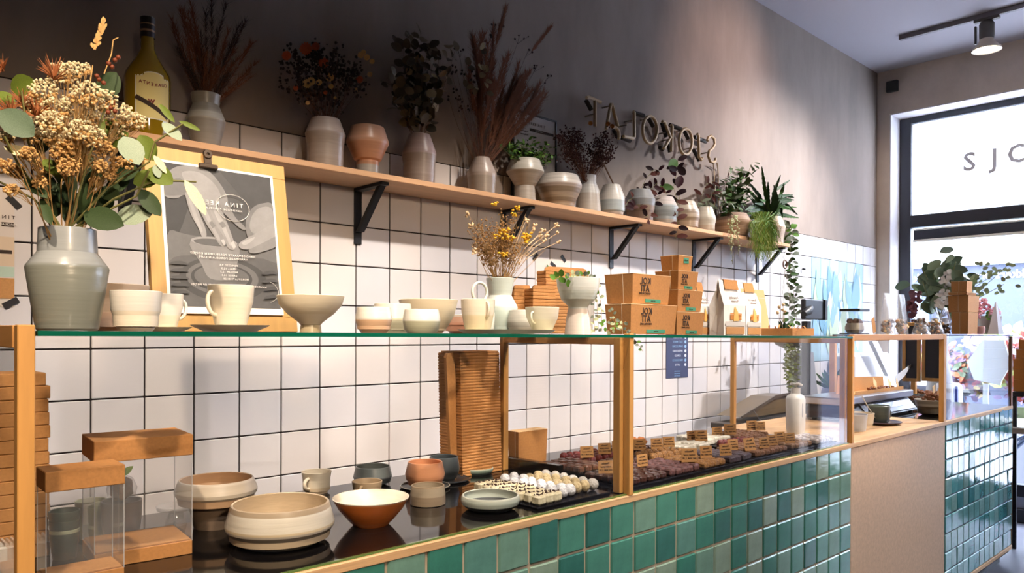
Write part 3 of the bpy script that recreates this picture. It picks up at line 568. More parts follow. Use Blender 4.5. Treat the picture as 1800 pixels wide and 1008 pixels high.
# nested kraft cartons standing behind the cups
def nested(label, px0, px1, y, pyt, n, base, dep=.07, rz=0, name='nested_cartons', flap=True):
    x0 = ony(px0, CYP, y).x; x1 = ony(px1, CYP, y).x; h = ony(px0, pyt, y).z-base; t = thing(name, label, 'cartons', (x0, y, base), rz, None); W = x1-x0; p = h*.92/n
    one = MB().cbox(.0, W, 0, dep, .0006, p*.86, .0012).box(.002, W-.002, .001, dep-.001, p*.86, p+.0004).data('carton', [kraft]); cap = MB()
    for i in range(n): link('carton', one, t, M=Matrix.Translation((W*.03*math.sin(i*.09), .0006*(i % 2), p*i)))
    if flap:
        f = MB(); f.prism([(0, 0, p*n), (W, 0, p*n), (W*.97, 0, h*.985), (W*.9, 0, h), (W*.1, 0, h*.985), (W*.03, 0, h*.965)], (0, .004, 0)); f.build('top_flap', kraft, t)
    return t
nested('short stack of nested kraft cartons behind the mint vase', 903, 932, 1.80, 500, 12, gz(1.5), .05)
nested('nested kraft cartons between the low wide cup and the footed planter', 936, 976, 1.76, 500, 13, gz(1.5), .08)
nested('taller nested kraft cartons behind the footed planter', 957, 1032, 1.79, 466, 18, gz(1.6), .045)
# kraft boxes with string, mirrored logo stamp and green label
def kbox(label, pxL, pxC, pxR, y, pyt, zb, taper=.06, logo=True, lab=1.0, string=.35, group='kraft boxes on the glass top', m=kraft, name='kraft_box', dmax=.3, cat='box'):
    X0 = ony(pxC, CYP, y).x; W = ony(pxR, CYP, y).x-X0; D = min(dmax, max(.03, onx(pxL, CYP, X0).y-y)); h = ony(pxC, pyt, y).z-zb
    t = thing(name, label, cat, (X0, y, zb), 0, group); e = taper*min(W, D)
    B = lambda k, z: [(k, k, z), (W-k, k, z), (W-k, D-k, z), (k, D-k, z)]
    body = MB().hexa(B(e, .0004), B(0, h-.0015)).build('body', m, t)
    MB().hexa(B(-.0006, h-.0014), B(-.0002, h)).build('lid', kraft_e if m is kraft else m, t)
    tl = e/h
    if logo:
        Mt = Matrix.Rotation(PI/2-math.atan(-e/h), 4, 'X') if False else STAND
        sc = min(.05, W*.30, h*.42)*.72
        for i, (s, sz) in enumerate((('KOL', 1), ('ATI', 1), ('CHOCOLADE', .34))):
            zz = h-.012-sc*(.35+.82*i if i < 2 else 1.72); yy = e*(1-zz/h)-.0012
            lettering(s, sc*sz, print_d, body, (W*.33, yy, zz), bold=.0005 if sz == 1 else 0, name='logo')
    if lab:
        lw = W*.2*lab; zc = h*.07 if logo else h*.55; lh = min(.009, h*.13) if logo else h*.3; xc = W*.55
        yy = e*(1-zc/h)-.0012
        lb_ = MB().box(xc-lw, xc+lw, yy-.0004, yy+.0006, zc-lh*.2, zc+lh).build('label', green_l, t)
        lettering('met noten' if logo else 'PUUR', lh*.6, print_d, lb_, (xc, yy-.0006, zc+lh*.4))
    if string:
        ys = D*string; r = .0008; q = e*.0
        MB().tube([(-.001, ys, h+.0006), (W*.5, ys, h+.0008), (W+.001, ys, h+.0006), (W-e+.0015, ys, .002), (W*.5, ys, .0012), (e-.0015, ys, .002)], r, 5, closed=True).build('string', string_m, t)
    return zb+h+.0017
gy = gz(1.7)+.0004
z1 = kbox('biggest lower kraft box with green label, at the front of the wide stack', 1063, 1109, 1190, 1.40, 534, gy)
kbox('upper kraft box tied with string, on the widest lower box', 1062, 1112, 1179, 1.405, 480, z1)
gy = gz(1.95)+.0004
z1 = kbox('bottom kraft box of the narrow four-box stack', 1152, 1190, 1238, 1.40, 548, gy, string=0)
z2 = kbox('second kraft box from the bottom of the narrow four-box stack', 1150, 1191.5, 1235, 1.405, 509, z1, string=0)
z3 = kbox('third kraft box from the bottom of the narrow four-box stack', 1151, 1192, 1227, 1.41, 475, z2)
kbox('small topmost kraft box of the narrow stack with a green label high on its side', 1160, 1192.5, 1217, 1.415, 448, z3, logo=False, lab=.9)
# three white paper bags
bagp = mat('white_paper', '#EFEBE8', .8, bump=(18, .35)); bagd = mat('bag_grey_band', '#CFC8C2', .8); orp = mat('orange_print', '#D98A2E', .7); orp2 = mat('cream_orange_print', '#E6B868', .7); prn = mat('bag_print', '#8A7A72', .8)
def bag(label, px0, px1, pxg, y, pyt):
    X0 = ony(px0, CYP, y).x; X1 = ony(px1, CYP, y).x; W = X1-X0; D = max(.05, min(.09, onx(pxg, CYP, X0).y-y)) if pxg else .07; zb = gz(X0)+.0004; h = ony(px0, pyt, y).z-zb
    t = thing('paper_bag', label, 'bag', (X0, y, zb), 0, 'white paper bags on the glass top'); mb = MB()
    z1 = h*.55; z2 = h*.80; rd = D*.42
    rows = [((0, W), (0, D), 0), ((0, W), (0, D), z1), ((.002, W-.002), (D*.30, D*.62), z2), ((.004, W-.004), (D*.42, D*.50), h)]
    V = []
    for (xa, xb), (ya, yb), z in rows:
        g = 0 if z < z1*.9 else .006
        V += [(xa, ya, z), ((xa+xb)/2, ya-.002, z), (xb, ya, z), (xb-g*1.4, (ya+yb)/2, z), (xb, yb, z), ((xa+xb)/2, yb+.002, z), (xa, yb, z), (xa+g*1.4, (ya+yb)/2, z)]
    Fs = [tuple(range(8))[::-1], tuple(range(24, 32))]+[(8*r+i, 8*r+(i+1) % 8, 8*r+8+(i+1) % 8, 8*r+8+i) for r in range(3) for i in range(8)]
    bd = mb.add(V, Fs).build('body', bagp, t)
    MB().prism([(W*.08, 0, 0), (W*.92, 0, 0), (W*.92, 0, h*.13), (W*.08, 0, h*.13)], (0, .0008, 0)).build('kraft_band', kraft_d, t, None, (0, -.0042, h*.02))
    MB().prism([(W*.05, 0, 0), (W*.95, 0, 0), (W*.95, 0, h*.08), (W*.05, 0, h*.08)], (0, .0008, 0)).build('grey_band', bagd, t, None, (0, -.0040, h*.17))
    for i in range(5):
        for xa in (.26, .58): MB().box(W*xa, W*(xa+.2), -.0046, -.0034, h*(.285+.024*i), h*(.302+.024*i)).build('waffle_print', orp, bd)
    MB().prism([(W*.4, -.005, h*.26), (W*.64, -.005, h*.26), (W*.6, -.005, h*.42), (W*.47, -.005, h*.52), (W*.43, -.005, h*.5)], (0, .001, 0)).build('cone_print', orp2, bd)
    sl = math.atan2(D*.30, z2-z1); Rt = STAND @ Matrix.Rotation(-sl, 4, 'X')
    for s, f in (('Amandes', .42), ('Florentin', .15)): 
        zz = z1+(z2-z1)*(f+.12); lettering(s, .0165 if f > .3 else .0135, prn, bd, (W*.5, D*.3*(zz-z1)/(z2-z1)-.005, zz), M=Rt)
    n = Vector((0, -(h-z2), D*.12)).normalized()
    q = [(W*.2, D*.305-.004, z2+.006), (W*.82, D*.305-.004, z2+.006), (W*.82, D*.42-.003, h+.001), (W*.2, D*.42-.003, h+.001)]
    MB().prism(q, (0, -.0012, 0)).prism([(W*.2, D*.42-.003, h+.001), (W*.82, D*.42-.003, h+.001), (W*.82, D*.5+.003, h+.001), (W*.2, D*.5+.003, h+.001)], (0, 0, .0015)).build('kraft_seal', kraft, t)
bag('white paper bag with kraft seal nearest the narrow box stack, partly hidden', 1229, 1247, None, 1.47, 496)
bag('white paper bag with kraft seal, the middle one with its crumpled side showing', 1272, 1310, 1247, 1.40, 491)
bag('white paper bag with kraft seal beside the open kraft box', 1311, 1338, None, 1.47, 497)
# open kraft box with a standing lid
X0 = ony(1393, CYP, 1.36).x; W = ony(1431, CYP, 1.36).x-X0; D = onx(1337, CYP, X0).y-1.36; zb = gz(X0)+.0004; D = min(D, .42); h = ony(1393, 577.5, 1.36).z-zb
ob = thing('open_kraft_box', 'low open kraft box with its lid standing up behind, right of the paper bags', 'box', (X0, 1.36, zb)); t_ = .002
MB().box(0, W, 0, D, .0002, .002).build('base', kraft, ob)
for n_, a in (('front_wall', (0, W, 0, t_)), ('back_wall', (0, W, D-t_, D)), ('side_wall', (0, t_, t_, D-t_)), ('side_wall', (W-t_, W, t_, D-t_))): MB().box(*a, .002, h).build(n_, kraft, ob)
lz = ony(1322, 509, 1.36+D).z-zb
MB().prism([(-.02, D+.001, h*.4), (W*.45, D+.001, h*.4), (W*.2, D+.001, lz*.82), (-.20, D+.001, lz*.82)], (0, .002, 0)).build('lid', kraft_e, ob)
MB().prism([(-.20, D+.001, lz*.83), (W*.2, D+.001, lz*.83), (W*.14, D+.001, lz), (-.19, D+.001, lz)], (0, .002, 0)).build('lid_flap', kraft_e, ob)
MB().prism([(-.12, D-.001, lz*.42), (-.07, D-.001, lz*.40), (-.055, D-.001, lz*.52), (-.09, D-.001, lz*.66), (-.12, D-.001, lz*.62)], (0, .001, 0)).build('lid_sticker', mat('pale_blue_sticker', '#A9D3D6', .7), ob)
shv = MB()
for i in range(120): a = RN.uniform(.01, W-.01), RN.uniform(.01, D-.01), RN.uniform(.004, h*.9); shv.leaf(a, (RN.uniform(-1, 1), RN.uniform(-1, 1), RN.uniform(0, .6)), (0, 0, 1), .03, .006)
stuff(shv.build('paper_shreds', kraft_d, ob))
# ------------------------------------------------------------------ clipped poster on a wooden board, leaning back
pl_x0, pl_x1 = ony(268, CYP, 1.735).x, ony(519, CYP, 1.735).x; pb = gz(.8)+.0006; ph = ony(495, 292, 1.79).z-pb
pw_ = pl_x1-pl_x0; LEAN = math.asin(min(.3, .075/ph)); PM = Matrix.Translation(((pl_x0+pl_x1)/2, 1.725, pb)) @ Matrix.Rotation(PI/2-LEAN, 4, 'X')
po = thing('clipped_poster', 'black and white pottery poster clipped to a yellow wooden board', 'poster'); po.matrix_basis = PM
ph = ph/math.cos(LEAN); hw_ = pw_/2; bw_ = .036; yw = mat('yellow_birch', '#BE9458', .5, var=(8, .1), stretch=(6, .4, 1))
MB().cbox(-hw_, hw_, 0, ph, -.016, -.006, .001).build('board', yw, po)
MB().cbox(-hw_, hw_, 0, bw_, -.0058, .004, .001).build('frame_side', yw, po); MB().cbox(-hw_, hw_, ph-bw_, ph, -.0058, .004, .001).build('frame_side', yw, po)
MB().cbox(-hw_, -hw_+bw_, bw_+.0002, ph-bw_-.0002, -.0058, .004, .001).build('frame_side', yw, po); MB().cbox(hw_-bw_, hw_, bw_+.0002, ph-bw_-.0002, -.0058, .004, .001).build('frame_side', yw, po)
gp = lambda v: mat('photo_grey_%d' % v, ((v*.80/255)**2.2*1.04, (v*.80/255)**2.2, (v*.80/255)**2.2*.98), .6, var=(25, .12))
px0, px1, py0, py1 = -hw_+.031, hw_-.034, bw_+.005, ph-bw_+.006
ppr = MB().box(px0, px1, py0, py1, .0042, .0048).build('paper', mat('poster_white', '#EAE4DC', .6), po)
ix0, ix1, iy0, iy1 = px0+.007, px1-.007, py0+.016, py1-.006
def pr_(u, v): return (ix0+(ix1-ix0)*u, iy1-(iy1-iy0)*v)
lay = [0]
def smooth_(pts, k=4):
    out = []; n = len(pts)
    for i in range(n):
        p0, p1, p2, p3 = pts[i-1], pts[i], pts[(i+1) % n], pts[(i+2) % n]
        if p1[0] in (0, 1) and p2[0] in (0, 1): out.append(p1); continue
        for j in range(k):
            t = j/k; out.append(tuple(min(1, max(0, .5*(2*p1[a]+(p2[a]-p0[a])*t+(2*p0[a]-5*p1[a]+4*p2[a]-p3[a])*t*t+(3*p1[a]-p0[a]-3*p2[a]+p3[a])*t**3))) for a in (0, 1)))
    return out
def ink(pts, v, name='photo_print'):
    if name != 'raw' and len(pts) > 4: pts = smooth_(pts)
    lay[0] += 1; z = .0049+.00012*lay[0]; P = [pr_(*p)+(z,) for p in pts]; MB().prism(P, (0, 0, .0001)).build(name, gp(v), ppr)
def el(cx, cy, rx, ry, n=28): return [(cx+rx*math.cos(2*PI*i/n), cy+ry*math.sin(2*PI*i/n)) for i in range(n)]
ink([(0, 0), (1, 0), (1, 1), (0, 1)], 92); ink([(0, 0), (.5, 0), (.3, .12), (.1, .5), (0, .52)], 70); ink([(.5, 0), (1, 0), (1, .4), (.72, .2)], 84)
ink([(0, .52), (.2, .5), (.9, .55), (1, .6), (1, 1), (0, 1)], 120); ink([(0, .7), (.3, .64), (1, .66), (1, 1), (0, 1)], 104)
ink(el(.48, .80, .40, .16), 84); ink(el(.47, .79, .33, .125), 118); ink(el(.46, .79, .28, .10), 78); ink(el(.46, .785, .25, .085), 112)
ink([(.2, .54), (.62, .54), (.58, .74), (.55, .80), (.35, .80), (.28, .7)], 150); ink(el(.41, .535, .21, .035), 168); ink(el(.41, .54, .185, .026), 105)
# left hand reaching into the cup: arm, back of the hand, then single fingers lit from above
ink([(0, .12), (.10, .03), (.24, .0), (.40, .02), (.50, .10), (.56, .20), (.54, .30), (.46, .34), (.36, .34), (.26, .30), (.18, .22), (.10, .25), (0, .24)], 150)
ink([(.16, .06), (.32, .04), (.46, .12), (.50, .22), (.42, .28), (.30, .25), (.22, .16)], 172); ink([(.0, .17), (.14, .10), (.22, .2), (.16, .22), (0, .235)], 128)
ink([(.18, .20), (.25, .24), (.29, .34), (.335, .44), (.34, .50), (.30, .505), (.27, .44), (.21, .34)], 165); ink([(.20, .24), (.235, .27), (.275, .37), (.31, .46), (.29, .47), (.24, .37)], 182)
ink([(.28, .27), (.37, .29), (.42, .38), (.47, .46), (.51, .53), (.49, .565), (.45, .55), (.40, .48), (.34, .40)], 158); ink([(.31, .30), (.36, .32), (.41, .42), (.46, .50), (.45, .53), (.39, .44)], 178)
ink([(.38, .28), (.48, .29), (.535, .38), (.575, .48), (.60, .56), (.575, .585), (.53, .57), (.49, .49), (.43, .40)], 164); ink([(.42, .31), (.47, .32), (.52, .42), (.56, .52), (.55, .555), (.5, .46)], 188)
ink([(.48, .20), (.56, .24), (.62, .34), (.70, .40), (.71, .425), (.66, .42), (.57, .36), (.50, .30)], 148); ink([(.37, .40), (.40, .385), (.43, .42), (.40, .44)], 138); ink([(.46, .395), (.50, .38), (.53, .415), (.49, .43)], 138)
ink([(.55, .535), (.585, .52), (.605, .56), (.58, .58)], 205); ink([(.465, .52), (.495, .51), (.51, .545), (.49, .56)], 200)
# right hand steadying the rim
ink([(1, .22), (.90, .21), (.80, .25), (.73, .33), (.71, .42), (.74, .50), (.84, .50), (1, .46)], 138); ink([(.98, .24), (.86, .25), (.78, .32), (.75, .41), (.80, .45), (.92, .40), (1, .36)], 165)
ink([(1, .36), (.90, .40), (.80, .45), (.71, .49), (.64, .53), (.635, .56), (.69, .575), (.80, .55), (.92, .50), (1, .47)], 170); ink([(1, .46), (.90, .50), (.78, .55), (.72, .58), (.76, .60), (.88, .575), (1, .53)], 150); ink([(.66, .53), (.72, .50), (.79, .475), (.77, .50), (.70, .54)], 195)
for k in range(5): ink([(.02, .70+.05*k), (.1, .69+.05*k), (.16, .71+.05*k), (.1, .715+.05*k), (.02, .715+.05*k)], 88)
for k in range(4): ink([(.84, .74+.06*k), (.93, .72+.06*k), (.99, .74+.06*k), (.93, .745+.06*k), (.85, .755+.06*k)], 90)
zt = .0049+.00012*(lay[0]+2)
wt = mat('poster_white_print', '#E8E4DE', .7); FL = Matrix.Identity(4)
def ptext(s, u, v, size, sp=1): p = pr_(u, v); lettering(s, size, wt, ppr, (p[0], p[1], zt), M=FL, spacing=sp, ext=.0001)
ptext('TINA KEER', .50, .255, .015, 1.5); ptext('HANDMADE PORCELAIN', .50, .295, .0062, 1.5)
MB().tube([pr_(.60+.155*math.cos(2*PI*i/40), .275+.098*math.sin(2*PI*i/40))+(zt,) for i in range(40)], .0006, 4, closed=True).build('printed_ring', wt, ppr)
MB().tube([pr_(.86+.12*math.cos(-1.2+2.6*i/20), .88+.08*math.sin(-1.2+2.6*i/20))+(zt,) for i in range(20)], .0005, 4).build('printed_ring', wt, ppr)
for i, (s, u, sz) in enumerate((('HANDGEMAAKTE PORSELEINEN KOPJES/', .48, .0072), ('HANDMADE PORCELAIN CUPS', .48, .0072), ('', 0, 0), ('ESPRESSO 9,5', .52, .0062), ('SMALL 12,5', .52, .0062), ('MEDIUM 15,5', .52, .0062), ('LARGE 18,5', .52, .0062), ('MORE/PLATE 21,50', .58, .0062), ('', 0, 0), ('HANDGEMAAKTE PORSELEINEN BORDJES OF POTJES', .52, .0064), ('BORDJES/PLATES', .42, .0062))):
    if s: ptext(s, u, .628+.0245*i, sz, 1.2)
cl = thing('bulldog_clip', 'steel bulldog clip gripping the top of the pottery poster', 'clip'); cl.matrix_basis = PM @ Matrix.Translation((-.028, py1-.002, .0055)); stl = mat('dark_steel', '#6A5A4C', .3, metal=.8)
MB().cbox(-.022, .022, -.006, .005, .0005, .009, .002).build('jaw', stl, cl); MB().cbox(-.009, .009, .0052, .026, .002, .006, .001).build('tab', stl, cl)
MB().lathe([(.003, 0), (.010, 0), (.0115, .003), (.010, .006), (.004, .006), (.003, .002)], 22, (0, .029, .003)).build('ring', stl, cl, 60)
# ------------------------------------------------------------------ taped prints on the tiled wall
tape = mat('black_tape', '#1C1B1E', .6)
def taped(label, px0, px1, py0, py1, m, tapes, name='taped_print'):
    yw_ = WY-.0045; a = ony(px0, py0, yw_); b = ony(px1, py1, yw_); c0 = ((a.x+b.x)/2, yw_, (a.z+b.z)/2); t = thing(name, label, 'print', c0); hw = (b.x-a.x)/2; hh = (a.z-b.z)/2
    MB().box(-hw, hw, -.0006, .0003, -hh, hh).build('paper', m, t)
    for px, py, an in tapes:
        q = ony(px, py, yw_)-Vector(c0); o = MB().box(-.020, .020, -.0003, .0003, -.009, .009).build('tape', tape, t); o.matrix_basis = Matrix.Translation((q.x, -.0016, q.z)) @ Matrix.Rotation(an, 4, 'Y')
    return t, hw, hh
t, hw, hh = taped('white and cream print taped to the tiles at the left edge', -60, 25, 330, 540, mat('print_paper', '#D9CFC8', .8), ((24, 356, .8), (19, 533, -.55)))
MB().box(-hw, hw, -.0014, -.0006, -hh*.86, -hh*.50).build('printed_band', kraft_d, t); MB().box(-hw, hw, -.0013, -.0006, -hh*.48, -hh*.30).build('printed_band', mat('mint_print', '#B9CFC0', .8), t)
MB().box(-hw, hw, -.0012, -.0006, -hh*.29, hh*.22).build('printed_band', mat('beige_print', '#D9C4AC', .8), t)
lettering('TINA', .014, print_d, t, (hw*.62, -.0018, hh*.56), spacing=1.6); MB().box(hw*.45, hw*.98, -.0016, -.0006, hh*.40, hh*.47).build('print_bar', print_d, t)
lettering('PORCELAIN', .008, mat('white_print', '#EDEAE6', .8), t, (hw*.72, -.0022, hh*.435)); MB().box(hw*.35, hw*.9, -.0016, -.0012, -.012, -.002).build('print_bar', print_d, t)
t, hw, hh = taped('white plant print held by black tape, behind the nested cartons', 941, 1000, 454, 520, mat('print_paper', '#D9CFC8', .8), ((941, 452, -.8), (990, 455, .8), (950, 484, .5), (972, 466, .5)))
lf = MB()
for i in range(9): lf.leaf((-.004+RN.uniform(-.03, .01), -.003, .01+RN.uniform(-.02, .02)), (RN.uniform(-1, 1), -.15, RN.uniform(-.2, 1)), (0, -1, 0), .04, .016)
lf.build('printed_leaf', mat('print_leaf_green', '#3F7A45', .7), t)
yw_ = WY-.0045; a = ony(1171, 588, yw_); b = ony(1209, 657, yw_); c0 = Vector(((a.x+b.x)/2, yw_, (a.z+b.z)/2)); t = thing('drinks_chart', 'narrow navy drinks chart with white lettering on the tiles behind the case', 'poster', c0); hw = (b.x-a.x)/2; hh = (a.z-b.z)/2+.02
nv = mat('navy_print', '#3B4468', .7); pw2 = mat('pale_print', '#D5DCF0', .7); lb2 = mat('light_blue_print', '#8FB4DC', .7)
MB().box(-hw, hw, -.0012, .0003, -hh, hh).build('paper', nv, t)
for i, (s, m_) in enumerate((('CORTADO', pw2), ('FLAT WHITE', lb2), ('CAPPUCCINO', lb2), ('AMERICANO', pw2), ('LUNGO', pw2), ('MACCHIATO', lb2), ('LATTE', pw2))):
    lettering(s, .017, m_, t, (.002, -.0018, hh*.72-.026*i)); MB().lathe([(0, 0), (.009, 0), (0, .0004)], 14).build('cup_icon', m_, t).matrix_basis = Matrix.Translation((hw*.74, -.0016, hh*.72-.026*i)) @ Matrix.Rotation(PI/2, 4, 'X')
for i in range(3): lettering('sjokolati koffie', .010, lb2, t, (0, -.0018, -hh*.72-.013*i))
# ------------------------------------------------------------------ pottery on the black stone inside the case
CZ0 = CT+.0038; CG = 'stoneware on the black counter'
def cpot(name, label, cat, px, pyb, prof, m, z=CZ0, group=CG, **k):
    y = onz(px, pyb, z).y; return vessel(name, label, cat, px, y, z, prof, m, group, **k)
cpot('stoneware_bowl', 'large cream bowl with grey-brown base, nearest the front edge', 'bowl', 494, 953, [(64, 958), (74, 948), (92, 925), (93, 918), (83, 884)], gl('c_b1', [(0, '#A0968A'), (.42, '#A89E90'), (.46, '#CDBB9B'), (.52, '#E0D8C8'), (.84, '#E6DFD0'), (.88, '#B3A087')], ring=.1, coat=.2), t=.005, floor=.012, inner='#CDB99C')
cpot('stoneware_bowl', 'tall cream-rimmed bowl with a brown body, behind the clear gift boxes', 'bowl', 381, 924, [(37, 924), (41, 905), (45, 890), (68, 866), (69, 860), (62, 842)], gl('c_b2', [(0, '#8A7664'), (.55, '#917D69'), (.60, '#D6CAB6'), (.97, '#E2D8C8')], ring=.08, coat=.3), t=.004, floor=.055, inner='#BE9C7A')
cpot('stoneware_bowl', 'bright orange bowl with a cream inside', 'bowl', 653, 922, [(30, 922), (40, 912), (56, 893), (67, 874)], gl('c_b3', [(0, '#E07A34'), (.9, '#E88C48'), (.96, '#EEE2CE')], ring=.1, coat=.4), t=.003, inner='#F0E4D0')
cpot('stoneware_mug', 'tall cream mug with its handle to the left', 'mug', 557, 866, [(19, 868), (20, 862), (26, 829)], gl('c_m1', [(0, '#D3BFA2'), (.3, '#E4D8C2')], ring=.06), t=.003, rz=PI*1.15, handle=(.25, .75, .022, .005))
cpot('stoneware_cup', 'dark grey angular cup behind the small tan handled cup', 'cup', 656, 852, [(22, 856), (31, 846), (34, 838), (30, 820)], gl('c_c1', [(0, '#3D4143'), (.4, '#44484A'), (.5, '#5E6463')], ring=.06, coat=.3), t=.003)
cpot('stoneware_cup', 'small tan cup with a brown handle, behind the orange bowl', 'cup', 646, 866, [(20, 869), (24, 862), (26.5, 846)], gl('c_c2', [(0, '#9C8266'), (.5, '#B39C7E')], ring=.08), t=.003, rz=PI*1.2, handle=(.2, .75, .014, .004))
def dish(label, px, pyb, hw0, hw1, pyt, m, name='saucer', cat='plate'):
    y = onz(px, pyb, CZ0).y; loc, pr = pxprof(px, y, CZ0, [(hw0, 0), (hw1, pyt)]); h = pr[1][1]
    P = [(pr[0][0], 0), (pr[0][0]*1.06, h*.15), (pr[1][0], h*.72), (pr[1][0], h)]
    o = MB().lathe(shell(P, .0025, h*.35), 40).build(name, m(h) if callable(m) else m, None, 30, loc); tag(o, label, cat, CG); return loc, CZ0+h*.35+.0004
l1, zz = dish('pale saucer with a dark rim under the peach cup', 748, 857, 34, 44, 853, gl('c_s1', [(0, '#4A4A48'), (.7, '#4A4A48'), (.9, '#BDB8A8')]))
vessel('stoneware_cup', 'peach orange angular cup standing on the pale saucer', 'cup', 748, l1.y, zz, [(23, 852), (33, 842), (35, 833), (30, 812)], gl('c_c3', [(0, '#C07A4E'), (.3, '#C98358'), (.36, '#DC9A70')], ring=.05, coat=.3), CG, t=.003)
l1, zz = dish('dark grey saucer under the slate blue cup', 783, 845, 32, 43, 841, mat('c_s2', '#3A3D40', .35, coat=.3))
vessel('stoneware_cup', 'slate blue-grey angular cup standing on the dark saucer', 'cup', 781, l1.y, zz, [(19, 842), (26, 832), (28, 824), (25, 803)], gl('c_c4', [(0, '#33383B'), (.35, '#353A3D'), (.4, '#4A5154')], ring=.05, coat=.3), CG, t=.003)
dish('pale sage plate in front of the tall stack of cartons', 838, 832, 26, 30, 822, gl('c_p1', [(0, '#4A5852'), (.45, '#8FA596'), (.8, '#B7C4B4')], coat=.4), name='dinner_plate')
cpot('stoneware_cup', 'straight tan speckled cup between the orange bowl and the shallow dish', 'cup', 753, 886, [(29, 889), (31, 885), (31, 868), (29, 853)], gl('c_c5', [(0, '#8E7C66'), (.5, '#A59680'), (.95, '#A08C72')], ring=.08), t=.003)
y = onz(863, 895, CZ0).y; loc, pr = pxprof(863, y, CZ0, [(38, 0), (50, 882), (52, 870)]); h = pr[2][1]
o = MB().lathe(shell([(pr[0][0]*.9, 0), (pr[0][0], h*.05), (pr[1][0], h*.40), (pr[2][0], h*.62), (pr[2][0], h*.8), (pr[2][0]*.96, h)], .004, h*.22), 48).build('shallow_dish', gl('c_d1', [(0, '#4A4C4A'), (.34, '#55585A'), (.42, '#B9C0B2'), (.9, '#C9CCBC')], coat=.4)(h), None, 30, loc); tag(o, 'shallow pale green dish with a dark base in front of the white chocolates', 'dish', CG)
# tall stack of nested cartons leaning beside the frame
yb = 1.80; x0 = ony(803, CYP, yb).x; x1 = ony(872, CYP, yb).x; base = CZ0; hh = ony(840, 617, yb).z-base
t = thing('nested_cartons', 'tall column of nested kraft cartons left of the middle wooden frame', 'cartons', (x0, yb-.03, base)); n = 42; p = hh*.985/n; W = x1-x0
one = MB().cbox(0, W, 0, .11, .0004, p*.72, .001).box(.0015, W-.0015, .0015, .108, p*.72, p+.0002).data('carton', kraft)
for i in range(n):
    f = i/n; link('carton', one, t, M=Matrix.Translation((-.012*f+.0006*math.sin(i*1.7), 0, p*i)))
fl = MB(); xl = ony(781, CYP, yb).x-x0
fl.prism([(xl+.022, .02, 0), (-.004, .02, 0), (-.013, .02, hh*.84), (-.022, .02, hh*.99), (xl+.005, .02, hh*.985), (xl, .02, hh*.95)], (0, .012, 0)).build('standing_flap', kraft, t)
MB().cbox(-.008, W-.014, .002, .10, hh*.987, hh, .002).build('top_flap', kraft, t)
# small kraft box inside the next bay and the black stone bar
o = kbox('plain kraft box inside the case behind the middle wooden frame', 893, 912, 963, 1.80, 760, CZ0, logo=False, lab=0, string=.3, dmax=.09)
bx = MB().cbox(-.012, .012, -.155, .155, 0, .034, .002).build('stone_bar', mat('dark_marble', '#1C1A1A', .12, var=(40, .6), spec=.6), None, None, (1.695, 1.735, CZ0), ); bx.rotation_euler = (0, 0, .03); tag(bx, 'black marble bar lying on the counter before the middle frame', 'divider')
# ------------------------------------------------------------------ clear gift boxes with kraft lids, left
def giftbox(label, x, y, w, d, rz, lid0, lid1, base_h):
    t = thing('gift_box', label, 'gift box', (x, y, CZ0), rz, 'clear gift boxes with kraft lids')
    MB().cbox(0, w, 0, d, 0, base_h, .001).build('base', kraft, t); MB().cbox(.003, w-.003, .003, d-.003, base_h, base_h+.004, .001).build('base_liner', kraft_d, t)
    mb = MB(); e = .0005; c = [(e, e), (w-e, e), (w-e, d-e), (e, d-e)]
    for i in range(4):
        (xa, ya), (xb, yb_) = c[i], c[(i+1) % 4]; mb.add([(xa, ya, base_h-.002), (xb, yb_, base_h-.002), (xb, yb_, lid0+.004), (xa, ya, lid0+.004)], [(0, 1, 2, 3)])
    mb.build('clear_sleeve', acetate, t)
    em = MB()
    for xa, ya in c: em.box(xa-.0007, xa+.0007, ya-.0007, ya+.0007, base_h, lid0)
    em.build('sleeve_edge', clear('acetate_fold', (.9, .9, .9), 1, .1, .35), t)
    MB().cbox(-.001, w+.001, -.001, d+.001, lid0, lid1, .0012).build('lid', kraft, t)
A = onz(338, 974, CZ0); ang = -.10
def zat(px, py, P): return ony(px, py, P.y).z
giftbox('larger clear gift box with a kraft lid, standing behind the smaller one', A.x-.172*math.cos(ang), A.y-.172*math.sin(ang), .172, .135, ang, zat(338, 800, A)-CZ0, zat(338, 764, A)-CZ0, zat(338, 950, A)-CZ0)
B_ = Vector((onx(218, 850, .376).x, 1.425, CZ0)); B_.x = ony(219, 850, 1.425).x
w_ = B_.x-ony(79, 865, 1.435).x
giftbox('smaller clear gift box with a kraft lid, nearest the left post', B_.x-w_, B_.y+.004, w_, .075, -.03, zat(219, 851, B_)-CZ0, zat(219, 817, B_)-CZ0, .028)
# stack of kraft boxes behind the left post
y_ = 1.70; xr = ony(89, CYP, y_).x; zb = CZ0; hs = (ony(80, 655, y_).z-zb)/14
bxm = MB().cbox(-.27, 0, 0, .12, 0, hs-.0008, .0015).data('kraft_box', kraft_d)
nth = ['lowest', 'second', 'third', 'fourth', 'fifth', 'sixth', 'seventh', 'eighth', 'ninth', 'tenth', 'eleventh', 'twelfth', 'thirteenth', 'topmost']
for i in range(14):
    o = link('kraft_box', bxm, None, (xr-.0015*(i % 3)-(.006 if i == 13 else 0), y_, zb+hs*i)); tag(o, '%s kraft box %sin the stack behind the left pine post' % (nth[i], '' if i in (0, 13) else 'from the bottom '), 'box', 'stacked kraft boxes by the left post')
